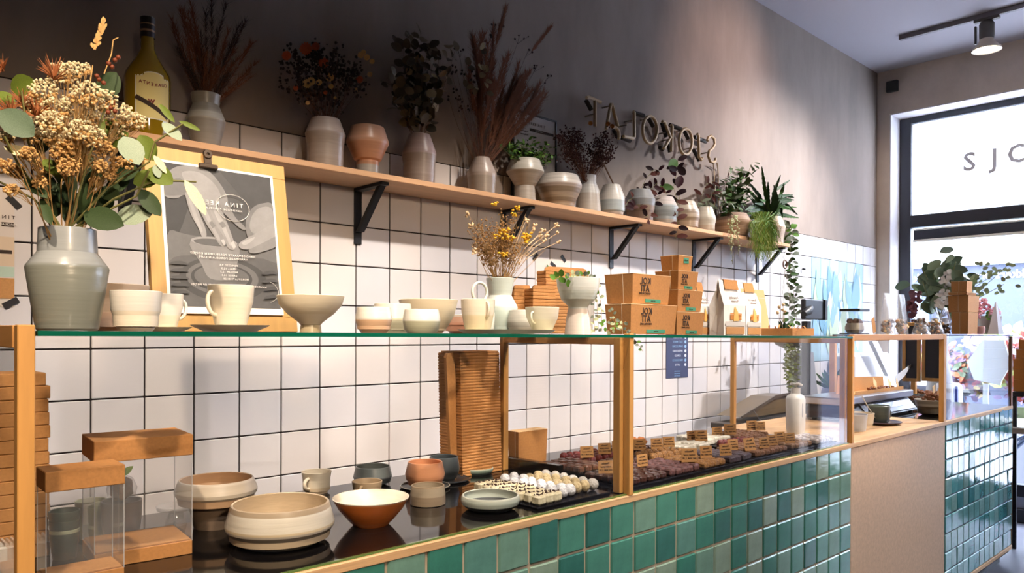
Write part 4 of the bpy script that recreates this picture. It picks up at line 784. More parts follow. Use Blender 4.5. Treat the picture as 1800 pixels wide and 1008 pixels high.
# stacked green bowls, small boxes and bagged bulb seen through the gift boxes
for i, (hw, b, tt) in enumerate(((24, 950, 930), (24, 934, 914), (25, 916, 898))):
    vessel('stoneware_bowl', ('bottom', 'middle', 'topmost')[i]+' bowl of the small dark green stack seen through the clear gift box', 'bowl', 114, 1.66, CZ0+.0285*i, [(hw*.75, b), (hw, (b+tt)/2), (hw, tt)], gl('c_st', [(0, '#34423A'), (.8, '#3B4A40'), (.9, '#A9B49C')], coat=.3), 'dark green bowls in a stack', t=.003, floor=.014)
vessel('stoneware_bowl', 'pale sage bowl behind the dark green stack in the corner', 'bowl', 160, 1.79, CZ0, [(18, 915), (24, 900), (25, 880)], gl('c_st2', [(0, '#A9AC8C'), (.9, '#B7B99C')]), CG, t=.003)
for i, (x, lb) in enumerate(((.168, 'small brown kraft box left of its twin inside the gift box corner'), (.205, 'small brown kraft box right of its twin inside the gift box corner'))):
    o = MB().cbox(-.017, .017, -.03, .03, 0, .030, .001).build('small_box', kraft_d, None, None, (x, 1.575, CZ0)); tag(o, lb, 'box', 'two small brown boxes')
pt = vessel('planter', 'grey pot holding the bagged bulb behind the clear gift boxes', 'pot', 214, 1.72, CZ0, [(26, 925), (32, 915), (33, 880)], gl('c_pt', [(0, '#7F7D80'), (1, '#85838A')]), None, t=.003, floor=.03)
pc = ony(214, 858, 1.72); s_ = ppm(pc)
bb = thing('bagged_bulb', 'brown bulb wrapped in clear film with a green leaf tip, in the grey pot', 'plant', (pc.x, 1.72, pc.z-16/s_)); mb = MB(); mb.blob((0, 0, 16/s_), 21/s_, 0, .12, 1.05); mb.blob((.008, .004, 20/s_), 17/s_, 0, .2); mb.build('bulb', mat('brown_bulb', '#5A3D33', .45, var=(30, .4)), bb, 60)
MB().lathe([(22/s_, 2/s_), (25/s_, 16/s_), (18/s_, 32/s_), (5/s_, 40/s_), (8/s_, 48/s_)], 18).build('clear_film', cello, bb, 40); lf = MB(); lf.leaf((0, 0, 36/s_), (.5, -.2, .6), (-.4, -.6, .6), 24/s_, 14/s_); lf.build('leaf', mat('fresh_leaf', '#7C9A3C', .5), bb)
gd = vessel('glass_dish', 'small clear glass dish behind the larger clear gift box', 'dish', 310, 1.78, CZ0, [(18, 912), (14, 905), (12, 900), (31, 895), (33, 889)], acetate, None, t=.002, floor=.012)
# white ventilation box bottom left
x_ = ony(12, CYP, 1.60).x; vt = thing('air_vent_box', 'white slotted air vent box low at the left edge', 'vent', (x_, 1.60, CZ0)); wv = mat('white_plastic', '#D9D4CC', .5)
zt_ = ony(12, 962, 1.6).z-CZ0; MB().cbox(-.07, .022, 0, .05, 0, max(.03, zt_), .003).build('body', wv, vt)
for i in range(11): MB().box(-.062+.0075*i, -.0585+.0075*i, .004, .046, max(.03, zt_)+.0004, max(.03, zt_)+.006).build('slat', wv, vt)
# ------------------------------------------------------------------ chocolates
def noisy(name, c1, c2, sc=120, rough=.5, mid=.5): 
    m = mat(name, c1, rough, var=(sc, .25), col2=c2, bump=(sc*.6, .5)); return m
def sqpiece(w, h, m, name, top=None):
    mb = MB(); mb.cbox(-w/2, w/2, -w/2, w/2, 0, h, w*.16); return mb.data(name, m, 50)
def domepiece(r, h, m, name): return MB().lathe([(0, 0), (r*.9, 0), (r, h*.2), (r*.93, h*.6), (r*.6, h*.92), (0, h)], 12).data(name, m, 60)
def ballpiece(r, m, name):
    t = MB(); P = [(0, 0)]+[(r*math.sin(PI*i/8)*(1+RN.uniform(-.05, .05)), r-r*math.cos(PI*i/8)) for i in range(1, 8)]+[(0, 2*r)]; return t.lathe(P, 12).data(name, m, 70)
def slabtray(label, x0, x1, y0, y1, z=CZ0, h=.006, m=None):
    o = MB().cbox(x0, x1, y0, y1, z, z+h, .0015).build('slate_tray', m or mat('slate', '#17161A', .25, spec=.5)); tag(o, label, 'tray', 'chocolate trays'); return z+h+.0004
def fill(me, name, label, cat, x0, y0, nx, ny, px_, py_, z, group, jit=.002, skip=0):
    for i in range(nx):
        for j in range(ny):
            if skip and RN.random() < skip: continue
            o = link(name, me, None, (x0+px_*(i+.5)+RN.uniform(-jit, jit), y0+py_*(j+.5)+RN.uniform(-jit, jit), z)); o.rotation_euler = (0, 0, RN.uniform(-.12, .12)); s = RN.uniform(.9, 1.05); o.scale = (s, s, RN.uniform(.9, 1.1)); tag(o, label, cat, group)
# white chocolates: front tray before the middle post
z = slabtray('clear-edged slate tray under the white fudge squares and snowball truffles', 1.335, 1.615, 1.318, 1.60)
white = noisy('white_choc', '#DCCDA0', '#EFE6CC', 60, .35); speck = mat('choc_speck', '#3A2218', .6)
mb = MB(); mb.cbox(-.0145, .0145, -.0145, .0145, 0, .024, .005)
for i in range(7): mb.blob((RN.uniform(-.01, .01), RN.uniform(-.01, .01), .0245), RN.uniform(.0015, .003), 1, .3)
fudge = mb.data('fudge_square', [white, speck], None)
fill(fudge, 'fudge_square', 'white fudge square flecked with dark chocolate, on the slate tray behind the shallow dish', 'fudge', 1.345, 1.325, 3, 8, .031, .0315, z, 'speckled white fudge squares')
snow = ballpiece(.0165, noisy('snowball_sugar', '#C9C8CE', '#F2F1F2', 200, .8), 'truffle'); beige = ballpiece(.0165, noisy('almond_dust', '#B79B6C', '#DCCBA2', 220, .8), 'truffle'); eggs = ballpiece(.0165, noisy('speckled_shell', '#B5ADA4', '#E6E1DA', 260, .6), 'truffle')
fill(snow, 'truffle', 'icing sugar white truffle ball beside the speckled fudge squares', 'truffle', 1.442, 1.335, 2, 7, .0335, .036, z, 'white truffle balls')
fill(beige, 'truffle', 'sand-coloured truffle ball between the white balls and the speckled grey ones', 'truffle', 1.51, 1.345, 2, 6, .0335, .036, z, 'sand-coloured truffle balls')
fill(eggs, 'truffle', 'speckled pale grey truffle ball nearest the middle wooden post', 'truffle', 1.577, 1.345, 1, 6, .0335, .036, z, 'speckled grey truffle balls')
DK = noisy('dark_choc', '#2A1813', '#5A382C', 90, .35); MK = noisy('milk_choc', '#4A2A1C', '#7A4A32', 90, .4); RED = noisy('raspberry_choc', '#2A1412', '#8A2A24', 130, .5); NUT = noisy('nut_top', '#4A2C1C', '#C08A4A', 130, .6); PUR = noisy('purple_dust', '#301A1A', '#7E5654', 110, .6); GOLD = noisy('golden_nut', '#5E3A1E', '#B8864E', 140, .6); COCO = noisy('cocoa_bark', '#5A3A28', '#94704F', 110, .7); WHT2 = noisy('white_bar', '#E6DCC2', '#F8F2E4', 70, .5); BRK = noisy('brown_crumble', '#4E3024', '#94694A', 150, .7); VIO = noisy('violet_bar', '#33262A', '#5E5058', 90, .5)
def block(key, label, cat, m, kind, x0, y0, nx, ny, px_=.0325, py_=.0325, h=.02, name='praline'):
    z = slabtray('black tray carrying the '+key, x0-.006, x0+nx*px_+.006, y0-.006, y0+ny*py_+.006)
    me = sqpiece(min(px_, py_)*.93, h, m, name) if kind == 's' else domepiece(min(px_, py_)*.48, h, m, name) if kind == 'd' else None
    if kind == 'b': me = MB().cbox(-px_*.475, px_*.475, -py_*.48, py_*.48, 0, h, .004).data(name, m, 60)
    fill(me, name, label, cat, x0, y0, nx, ny, px_, py_, z, key); return z
# back row (y about 1.60-1.80), front row (y about 1.31-1.52)
block('milk chocolate pralines', 'milk chocolate praline in the block right behind the black marble bar', 'praline', MK, 's', 1.745, 1.545, 4, 5)
block('raspberry-topped pralines', 'red-flecked dark praline in the block against the back of the middle frame', 'praline', RED, 'd', 1.90, 1.655, 6, 4, name='raspberry_praline')
block('plain dark pralines', 'plain dark praline in the row right behind the middle front post', 'dark praline', DK, 's', 1.70, 1.325, 6, 5)
block('dark round pralines', 'round dark praline behind the middle post, under the leaning price card', 'dark praline', DK, 'd', 1.90, 1.515, 5, 3)
block('purple-dusted pralines', 'purple-dusted square in the front block right of the middle post', 'nougat', PUR, 's', 1.915, 1.33, 5, 5, name='nougat_square')
block('golden nut squares', 'golden nut-topped square in the front block below the big price card', 'nut square', GOLD, 's', 2.10, 1.33, 4, 5, name='nut_square')
block('almond clusters', 'orange almond cluster behind the purple-dusted squares', 'cluster', GOLD, 'd', 2.10, 1.525, 6, 3, h=.024, name='almond_cluster')
block('dark bark pieces', 'dark bark piece in the block behind the almond clusters', 'bark', DK, 's', 2.13, 1.66, 5, 4, name='bark_piece')
block('white nougat bars', 'long creamy white bar behind the almond clusters', 'bar', WHT2, 'b', 2.33, 1.56, 2, 5, .09, .022, .022, 'nougat_bar')
block('violet bars', 'greyish violet bar in the front block beside the golden nut squares', 'violet bar', VIO, 'b', 2.255, 1.33, 2, 6, .075, .029, .02, 'violet_bar')
block('cocoa crumble squares', 'brown crumble square in the long front block before the tilted price card', 'crumble', BRK, 's', 2.43, 1.33, 7, 5, name='crumble_square')
block('coconut bars', 'knobbly white coconut bar beside the back post of the far frame', 'coconut bar', WHT2, 'b', 2.55, 1.60, 3, 5, .055, .03, .024, 'coconut_bar')
block('berry clusters', 'reddish berry cluster in front of the white coconut bars', 'cluster', RED, 'd', 2.56, 1.515, 6, 2, h=.024, name='berry_cluster')
block('caramel bark pieces', 'tan caramel bark piece in the front block nearest the far pine post', 'bark', COCO, 's', 2.69, 1.33, 5, 6, name='bark_piece')
block('pale toffee pieces', 'pale toffee piece in the last front block beside the far pine post', 'toffee', noisy('pale_toffee', '#8A8494', '#C9B8A8', 100, .4), 's', 2.885, 1.33, 5, 4, name='toffee_piece')
block('chopped fruit squares', 'fruity brown square in the back block near the soap bottle', 'fruit square', BRK, 's', 2.76, 1.56, 6, 5, name='fruit_square')
mb = MB(); mb.blob((0, 0, .02), .022, 0, .1, .9); apm = mat('apricot', '#B8703A', .5, var=(60, .3))
for i, (x, y) in enumerate(((2.335, 1.78), (2.375, 1.785), (2.36, 1.815))): tag(mb.build('dried_apricot', apm, None, 60, (x, y, CZ0)), 'dried apricot ball in the small heap at the back of the case', 'apricot', 'dried apricots at the back of the case')
# kraft price cards
cm = MB().cbox(-.026, .026, -.0008, .0008, 0, .042, .0006).data('card', mat('price_card', '#B0824E', .75, var=(120, .12))); cb = MB().prism([(-.015, .0008, 0), (-.015, .02, 0), (-.015, .0008, .022)], (.03, 0, 0)).data('card_foot', kraft_d)
def card(what, px, py, y, rz=.15, sc=1, lean=.12, lines=3):
    sc *= .9; rz -= .62; p = onz(px, py, CZ0+.022+.021*sc); t = thing('price_card', 'kraft price card standing '+what, 'price card', (p.x, p.y, CZ0+.0255), rz, 'kraft price cards among the chocolates'); t.scale = (sc, sc, sc)
    t.rotation_euler = (-lean, 0, rz)
    cdo = link('card', cm, t); link('card_foot', cb, t)
    for i in range(lines): lettering(('Pistache', 'noten puur', 'per stuk 1,20')[i], .0085, print_d, cdo, (0, -.0012, .033-.0105*i), bold=.0001)
for a in (('at the back of the milk chocolate pralines', 1032, 797, 1.66), ('at the back of the raspberry pralines, left of its neighbour', 1063, 791, 1.73), ('behind the middle post, right end of the raspberry pralines', 1087, 787, 1.74), ('over the plain dark pralines left of the middle post', 1065, 824, 1.44),
          ('over the purple-dusted squares just right of the middle post', 1130, 812, 1.42, .5), ('on the dark bark block right of the middle post, low', 1125, 784, 1.66), ('behind the dark bark block, second right of the middle post', 1155, 782, 1.70), ('in front of the dried apricots', 1176, 779, 1.74),
          ('biggest one, over the golden nut squares', 1212, 803, 1.45, .05, 1.15), ('over the violet bars, tilted behind the biggest card', 1242, 797, 1.50, .3, 1.05), ('among the white nougat bars, left of the bright one', 1216, 768, 1.72, .45), ('bright tall one among the white nougat bars', 1233, 768, 1.69, .1, 1.1), ('on the coconut bars, dark and small', 1261, 761, 1.72, .2), ('wide pale one left of the far back post', 1284, 757, 1.70, .1, 1.15),
          ('in the middle of the crumble squares', 1276, 793, 1.44, .25, 1.05), ('behind the crumble squares, right of the middle one', 1289, 784, 1.52, .3), ('tilted one over the berry clusters', 1320, 783, 1.42, .4, 1.2, .3), ('beside the tilted card, over the tan caramel bark', 1344, 781, 1.43, .3), ('behind the far back post, upright and dark', 1322, 750, 1.66, .2, 1.1), ('low behind the upright dark card', 1337, 751, 1.74, .1), ('over the caramel bark, fourth from the far post', 1358, 776, 1.47, .2), ('over the fruit squares, third from the far post', 1371, 770, 1.55, .2), ('over the fruit squares nearest the far post', 1389, 772, 1.50, .2)):
    card(*a)
# ------------------------------------------------------------------ plants and bouquets
def stem_pts(a, b, bow=.1, n=5):
    a, b = Vector(a), Vector(b); d = b-a; s = Vector((RN.uniform(-1, 1), RN.uniform(-1, 1), RN.uniform(-.3, .6)))*d.length*bow
    return [a+d*(i/n)+s*math.sin(PI*i/n)*.5 for i in range(n+1)]
def rnd_in(cx, cy, rx, ry):
    while 1:
        u, v = RN.uniform(-1, 1), RN.uniform(-1, 1)
        if u*u+v*v < 1: return cx+u*rx, cy+v*ry
brown = mat('dry_brown', '#5A3420', .8); tan = mat('dry_tan', '#A47E4A', .8); cream = mat('cream_floret', '#E2CFA4', .8); cream2 = mat('tan_floret', '#C79A5E', .8); olive = mat('olive_stem', '#6E6A38', .7)
red_b = mat('berry_red', '#7A3A20', .5); spik = mat('spiky_rust', '#9A5A30', .8); eu = [mat('eucalyptus_'+n, c, .55, var=(40, .2), spec=.25) for n, c in (('grey', '#5F705A'), ('green', '#65752C'), ('dark', '#394A2C'), ('silver', '#9AA890'), ('cream', '#DDD2A8'))]
LEAF = {}
def leafmesh(m, ratio=.6, curl=.15, fold=.15):
    k = (m.name, round(ratio, 2), curl)
    if k not in LEAF:
        mb = MB(); V = []; S = ((0, .06), (.12, .55), (.3, .9), (.52, 1), (.74, .82), (.9, .48), (1, .04))
        for t, wd in S:
            z = -curl*t*t; h = wd*ratio/2; V += [(t, -h, z+fold*h), (t, -h*.5, z+fold*h*.35), (t, 0, z), (t, h*.5, z+fold*h*.35), (t, h, z+fold*h)]
        Fs = [(5*i+j, 5*i+5+j, 5*i+6+j, 5*i+1+j) for i in range(len(S)-1) for j in range(4)]
        LEAF[k] = mb.add(V, Fs).data('leaf', m, 60)
    return LEAF[k]
def putleaf(par, o, p, d, nrm, L, m, ratio=.6, curl=.15): return link('leaf', leafmesh(m, ratio, curl), par, M=Matrix.Translation(-o) @ frame(p, d, nrm) @ Matrix.Scale(L, 4))
TOCAM = lambda p: (EY-Vector(p)).normalized()
# --- the big bouquet in the grey-green vase
vy = 1.42; mouth = ony(119, 408, vy); o0 = mouth.copy(); bq = thing('dried_bouquet', 'large bouquet of cream dried florets, rusty spikes and broad grey-green leaves in the left vase', 'bouquet', o0)
stems = MB(); tips = []
for i in range(16):
    px, py = rnd_in(110, 235, 95, 125); t = ony(px, py, vy+RN.uniform(-.10, .08)); P = stem_pts(mouth+Vector((RN.uniform(-.02, .02), RN.uniform(-.02, .02), -.05)), t, .12); stems.tube([p-o0 for p in P], [.0013-.0007*i/5 for i in range(6)], 5); tips.append(t)
stems.build('stem', tan, bq, 60)
fl1, fl2 = MB(), MB(); twig = MB()
for cx, cy, r in ((75, 160, 28), (110, 128, 28), (140, 122, 20), (150, 165, 30), (182, 175, 26), (100, 190, 30), (60, 185, 25), (213, 205, 30), (236, 214, 22), (125, 215, 30), (60, 238, 20), (98, 240, 25), (130, 255, 24), (163, 240, 25), (182, 262, 20), (150, 282, 20), (112, 268, 24), (75, 292, 18), (192, 305, 15), (12, 240, 15), (8, 292, 18), (30, 300, 15), (225, 290, 12), (176, 292, 14), (50, 270, 16), (140, 228, 24), (205, 235, 16), (88, 215, 26), (160, 205, 24), (45, 215, 18), (120, 295, 20), (170, 320, 13), (70, 320, 14), (205, 285, 14), (20, 335, 14)):
    yy = vy+RN.uniform(-.09, .05); c = ony(cx, cy, yy); s = ppm(c); c2 = c+(mouth-c)*.35
    for k in range(int(r*5)):
        u, v = rnd_in(0, 0, r, r*.75); p = ony(cx+u, cy+v, yy+RN.uniform(-.015, .015)); (fl1 if (v < 2 or RN.random() < .35) and cy < 245 else fl2).blob(p-o0, RN.uniform(1.5, 3.3)/s, 0, .25)
        if k % 9 == 0: twig.tube([c2-o0, (c2+p)/2-o0+Vector((0, 0, .004)), p-o0], .0005, 3)
stuff(fl1.build('cream_florets', cream, bq)); stuff(fl2.build('tan_florets', cream2, bq)); stuff(twig.build('twigs', tan, bq))
sk = MB()
for cx, cy, r, dx, dy in ((95, 140, 45, -.2, -1), (20, 205, 45, -.6, -.7), (62, 205, 45, .3, -.9), (5, 125, 32, -.8, -.4), (40, 185, 34, -.3, -.8)):
    c = ony(cx, cy, vy-.03); s = ppm(c)
    for k in range(46): d = Vector((dx, RN.uniform(-.8, .8), -dy))+Vector((RN.uniform(-1, 1), RN.uniform(-.5, .5), RN.uniform(-1, 1))); d.normalize(); e = c+d*r/s*RN.uniform(.5, 1); sk.tube([c-o0, (c+e)/2-o0+Vector((0, 0, .002)), e-o0], [.0011, .0009, .0002], 3)
stuff(sk.build('rusty_spikes', spik, bq)); bem = MB().blob((0, 0, 0), .0044, 0, .1).data('berry', red_b, 60)
for px, py in ((191, 112), (202, 106), (208, 101), (197, 118), (174, 140), (182, 146), (170, 134), (195, 190), (202, 196), (190, 198), (150, 170), (198, 183)): link('berry', bem, bq, ony(px, py, vy-.05)-o0)
wh = MB()
for k in range(46): t = k/45; p = ony(166+18*t+RN.uniform(-5, 5)*(1-t*.5), 88-50*t, vy); wh.leaf(p-o0, (RN.uniform(-.5, .6), RN.uniform(-.4, .4), 1), TOCAM(p), .010, .005)
wh.tube([ony(x, y, vy)-o0 for x, y in ((163, 115), (150, 200), (138, 300), (125, 400))], .0011, 5); wh.tube([ony(x, y, vy)-o0 for x, y in ((183, 130), (196, 95), (199, 70), (208, 66))], .001, 5); wh.build('wheat_spike', cream2, bq)
sm2 = MB()
for a in (((119, 405), (190, 330), (262, 285), (272, 250), (300, 232), (322, 218)), ((130, 405), (190, 370), (240, 345), (262, 300)), ((110, 405), (70, 340), (30, 285), (8, 240)), ((125, 405), (200, 350), (262, 322), (300, 318), (345, 320)), ((110, 405), (60, 350), (20, 330), (0, 320)), ((120, 405), (150, 300), (185, 190)), ((100, 405), (50, 250), (38, 160))):
    sm2.tube([ony(x, y, vy-.02-.01*i)-o0 for i, (x, y) in enumerate(a)], .0018, 5)
sm2.build('leafy_stem', olive, bq, 60)
for px, py, L, W, an, c, dy in ((41, 151, 46, 38, 20, 1, .03), (30, 217, 68, 46, -38, 0, -.06), (190, 152, 52, 36, 60, 2, .04), (8, 172, 40, 26, -30, 1, .02), (32, 265, 56, 18, -20, 4, -.05), (73, 258, 32, 26, 10, 2, .02), (230, 262, 54, 40, -58, 3, -.07), (257, 258, 46, 32, -60, 1, -.03), (196, 224, 42, 30, -20, 1, .02), (203, 245, 42, 30, 30, 1, .02), (301, 229, 44, 20, -40, 3, -.06), (292, 197, 40, 11, -50, 1, -.05), (332, 220, 36, 9, -22, 1, -.06), (280, 308, 48, 34, -30, 1, -.05), (256, 315, 44, 32, 20, 1, -.03), (262, 354, 54, 28, -50, 2, -.04), (178, 384, 70, 42, -15, 2, -.06), (233, 378, 58, 36, 10, 3, -.02), (218, 302, 44, 36, 10, 2, .02), (63, 330, 54, 20, -42, 2, -.04), (80, 372, 56, 18, -65, 2, -.05), (98, 297, 54, 26, -40, 1, -.02), (123, 332, 48, 22, 80, 2, .0), (190, 340, 40, 26, -20, 2, .01), (281, 287, 36, 13, -52, 4, -.05), (343, 344, 66, 20, -56, 4, -.09), (150, 350, 60, 26, 85, 2, .02), (120, 370, 60, 24, 95, 2, .03), (110, 300, 46, 26, 70, 2, .04), (165, 315, 44, 24, 60, 2, .04), (75, 235, 46, 30, 40, 2, .05), (276, 300, 24, 14, -70, 3, -.05), (60, 180, 40, 26, 60, 2, .05), (100, 350, 60, 30, 80, 2, .05), (140, 370, 62, 30, 100, 2, .05), (175, 350, 54, 28, 50, 2, .03), (85, 325, 50, 26, 110, 2, .05), (150, 300, 54, 30, 75, 2, .06), (205, 325, 44, 26, 30, 2, .03), (125, 280, 50, 30, 90, 2, .07), (180, 365, 44, 24, 40, 2, .05)):
    p = ony(px, py, vy+dy); s = ppm(p); L /= s; a = math.radians(an); d = (cam_x*math.cos(a)+cam_y*math.sin(a)+TOCAM(p)*RN.uniform(-.25, .25)).normalized()
    if math.cos(a) < 0 or px < 110: d = -d if px < 110 and math.cos(a) > 0 else d
    nr = TOCAM(p)+Vector((RN.uniform(-.3, .3), RN.uniform(-.3, .3), .35)); putleaf(bq, o0, p-d*L/2, d, nr, L*1.06, eu[c], W/s/L, .12)
# --- generic bunch of dried stems in a vase on the shelf
def bunch(name, label, mpx, mpy, y, ell_, n, m_stem, r=.0011, sp=.06, cat='bouquet', mw=.013):
    mo = ony(mpx, mpy, y); t = thing(name, label, cat, mo); st = MB(); tips = []
    for i in range(n):
        e = ell_[i % len(ell_)]; px, py = rnd_in(*e); q = ony(px, py, y+RN.uniform(-sp, min(sp, WY-.03-y))); P = stem_pts(mo+Vector((RN.uniform(-mw, mw), RN.uniform(-mw, mw), -.04)), q, .08); st.tube([p-mo for p in P], [r*(1-.55*k/5) for k in range(6)], 4); tips.append((q, (P[-1]-P[-2]).normalized()))
    st.build('stem', m_stem, t, 60); return t, mo, tips
def feather(mb, p, d, L, n, r=.0005, spread=.5, o=Vector((0, 0, 0))):
    for k in range(n):
        f = RN.uniform(0, 1); b = p-d*L*f; v = (d+Vector((RN.uniform(-1, 1), RN.uniform(-.8, .8), RN.uniform(-.6, .8)))*spread).normalized(); e = b+v*L*RN.uniform(.12, .28); mb.add([b-o+Vector((r, 0, 0)), b-o-Vector((r, 0, 0)), e-o], [(0, 1, 2)])
rust = mat('rust_grass', '#6A3C22', .9); rust2 = mat('pampas_brown', '#6A3E26', .9); dkb = mat('dark_dry', '#2A1A14', .9); wine = mat('wine_dry', '#3E1E1A', .9)
t, o, tips = bunch('dried_bouquet', 'brown feathery dried grass bouquet in the grey waisted vase by the bottle', 362, 172, SY, [(372, 80, 70, 85), (400, 105, 55, 55), (330, 60, 35, 60)], 46, brown)
f1, f2 = MB(), MB()
for i, (q, d) in enumerate(tips): feather(f1 if i % 3 else f2, q, d, .15, 110, .0007, .8, o)
stuff(f1.build('grass_plumes', rust, t)); stuff(f2.build('dark_plumes', dkb, t))
t, o, tips = bunch('dried_bouquet', 'dark dried bouquet with orange strawflowers in the shouldered vase', 572, 216, SY, [(565, 140, 70, 62), (600, 140, 40, 50), (530, 125, 35, 45)], 60, brown)
f1 = MB()
for q, d in tips:
    for k in range(16): f1.blob(q-o+Vector((RN.gauss(0, .012), RN.gauss(0, .012), RN.gauss(0, .014))), RN.uniform(.0025, .0065), 0, .3)
stuff(f1.build('dark_florets', dkb, t))
om = mat('orange_strawflower', '#B5552A', .7); ym = mat('pale_strawflower', '#D0A468', .7)
def strawflower(par, o, p, r, m, n=14):
    mb = MB(); ax = TOCAM(p)
    for ring, (rr, k) in enumerate(((r, n), (r*.7, n-4), (r*.42, 6))):
        for i in range(k):
            a = 2*PI*(i+.5*ring)/k; d = (cam_x*math.cos(a)+cam_y*math.sin(a)+ax*(.25+.5*ring)).normalized(); mb.leaf(p-o+ax*.001*ring, d, ax, rr, rr*.5)
    mb.blob(p-o+ax*r*.25, r*.25, 0, .2); return mb.build('flower_head', m, par)
for px, py, r, m in ((504, 98, 9, om), (538, 86, 12, om), (555, 82, 8, om), (569, 111, 10, om), (540, 147, 9, ym), (547, 143, 8, ym), (580, 136, 8, ym), (561, 145, 6, ym), (632, 140, 7, om), (520, 155, 5, om), (634, 97, 6, ym), (645, 101, 6, ym), (639, 92, 5, ym), (654, 108, 5, ym), (650, 131, 5, ym), (626, 158, 4, ym), (582, 152, 5, ym), (589, 172, 3, ym), (541, 181, 4, ym), (572, 163, 4, om)):
    p = ony(px, py, SY-.05); strawflower(t, o, p, r/ppm(p), m)
# eucalyptus
eud = [mat('dry_eucalyptus_'+n, c, .7) for n, c in (('a', '#4A4030'), ('b', '#3A3428'), ('c', '#5E5038'), ('d', '#8A7A58'))]
t, o, tips = bunch('dried_eucalyptus', 'tall dried round-leaved eucalyptus in the pinkish-grey vase', 738, 242, SY, [(730, 70, 30, 35), (775, 120, 35, 60), (700, 150, 30, 40), (745, 130, 30, 50)], 14, brown)
for q, d in tips:
    for k in range(19):
        f = k/19*.85; b = q+(o-q)*f+Vector((RN.gauss(0, .012), RN.gauss(0, .02), RN.gauss(0, .006))); v = Vector((RN.uniform(-1, 1), RN.uniform(-.8, .8), RN.uniform(-.5, .9))).normalized()
        putleaf(t, o, b, v, Vector((RN.uniform(-1, 1), -1, RN.uniform(-.3, 1))), RN.uniform(.03, .05), RN.choice(eud[:3]*3+eud[3:]), .82, .2)
# pampas
t, o, tips = bunch('pampas_bouquet', 'tall bouquet of brown pampas plumes and seed heads in the taupe vase', 848, 283, SY, [(880, 120, 60, 85), (910, 150, 55, 55), (850, 110, 35, 60), (920, 180, 45, 40), (815, 150, 30, 45)], 62, brown, .0013)
f1, f2 = MB(), MB()
for i, (q, d) in enumerate(tips):
    if q.z > 2.0 and i % 5 != 4: feather(f1, q, d, .19, 210, .0017, .7, o)
    else:
        for k in range(3): f2.blob(q-o+Vector((RN.gauss(0, .008), 0, RN.gauss(0, .01))), .005, 0, .3)
for pts in (((880, 250), (905, 150), (935, 90), (966, 50)), ((860, 250), (868, 150), (872, 80), (888, 18))):
    P = [ony(x, y, SY-.03) for x, y in pts]; d = (P[-1]-P[-2]).normalized(); feather(f1, P[-1], d, .17, 520, .0018, .35, o)
for hx_, hy_ in ((915, 60), (930, 85), (860, 60), (845, 95), (945, 115), (968, 130), (805, 85), (870, 40)):
    q = ony(hx_, hy_, SY-.02); f2.tube([p-o for p in stem_pts(o, q, .06)], .0007, 4)
    for k in range(4): p = ony(hx_+RN.gauss(0, 6), hy_+abs(RN.gauss(0, 8)), SY-.02); f2.blob(p-o, RN.uniform(.003, .006), 0, .25).tube([q+(o-q)*.08-o, (q+(o-q)*.08+p)/2-o, p-o], .0005, 3)
stuff(f1.build('plumes', rust2, t)); stuff(f2.build('seed_heads', dkb, t))
for k in range(16):
    px, py = rnd_in(838, 130, 26, 45); p = ony(px, py, SY-.05); putleaf(t, o, p, (RN.uniform(-1, 1), -.3, RN.uniform(-.5, 1)), (RN.uniform(-.6, .6), -1, .3), .032, eud[RN.choice((0, 2, 3))], .8, .2)
# boxwood
def bushy(name, label, mpx, mpy, y, ells, n, mats, L, ratio=.5, cat='plant', per=9, stemm=olive, r=.0012, single=False, curl=.15):
    t, o, tips = bunch(name, label, mpx, mpy, y, ells, n, stemm, r, .07, cat); mbs = [MB() for _ in mats]
    for q, d in tips:
        for k in range(per):
            b = q+(o-q)*(.75*k/per)+Vector((RN.gauss(0, L*.25), RN.gauss(0, L*.3), RN.gauss(0, L*.15))); b.y = min(b.y, WY-.07); v = Vector((RN.uniform(-1, 1), RN.uniform(-1, .5), RN.uniform(-.6, .8))).normalized(); nr = Vector((RN.uniform(-.6, .6), -.7, .8)); l = L*RN.uniform(.7, 1.2); i = RN.randrange(len(mats))
            if single: putleaf(t, o, b, v, nr, l, mats[i], ratio, curl)
            else: mbs[i].leaf(b-o, v, nr, l, l*ratio)
    if not single:
        for mb, m in zip(mbs, mats):
            if mb.v: stuff(mb.build('foliage', m, t))
    return t, o, tips
G = [mat('leaf_'+n, c, .55, spec=.2) for n, c in (('box', '#3C5A28'), ('box_dark', '#24381C'), ('bright', '#5C8434'), ('deep', '#2E4429'), ('purple', '#30161F'), ('purple_dark', '#1F1016'), ('grey', '#6E7664'), ('pale', '#A7AC84'), ('moss', '#8A9040'), ('moss_dark', '#6A7434'), ('rose', '#54302C'))]
bushy('boxwood_plant', 'small-leaved green boxwood plant in the ribbed footed bowl', 924, 288, SY, [(928, 262, 42, 24), (955, 278, 20, 18), (905, 262, 24, 22)], 60, G[:3], .022, .6)
t, o, tips = bunch('dried_bouquet', 'dense dark red-brown dried bouquet in the narrow-necked pale vase', 1033, 312, SY-.01, [(1030, 255, 55, 35), (1060, 258, 28, 28), (995, 250, 25, 28)], 90, brown, .0012)
f1 = MB()
for q, d in tips:
    for k in range(18): f1.blob(q-o+(o-q).normalized()*RN.uniform(0, .07)+Vector((RN.gauss(0, .012), RN.gauss(0, .012), RN.gauss(0, .01))), RN.uniform(.002, .005), 0, .3)
stuff(f1.build('wine_florets', wine, t))
for px, py in ((1038, 217), (1069, 218), (1076, 222)): p = ony(px, py, SY-.05); strawflower(t, o, p, 4.5/ppm(p), mat('orange_straw_small', '#B8752E', .7), 10)
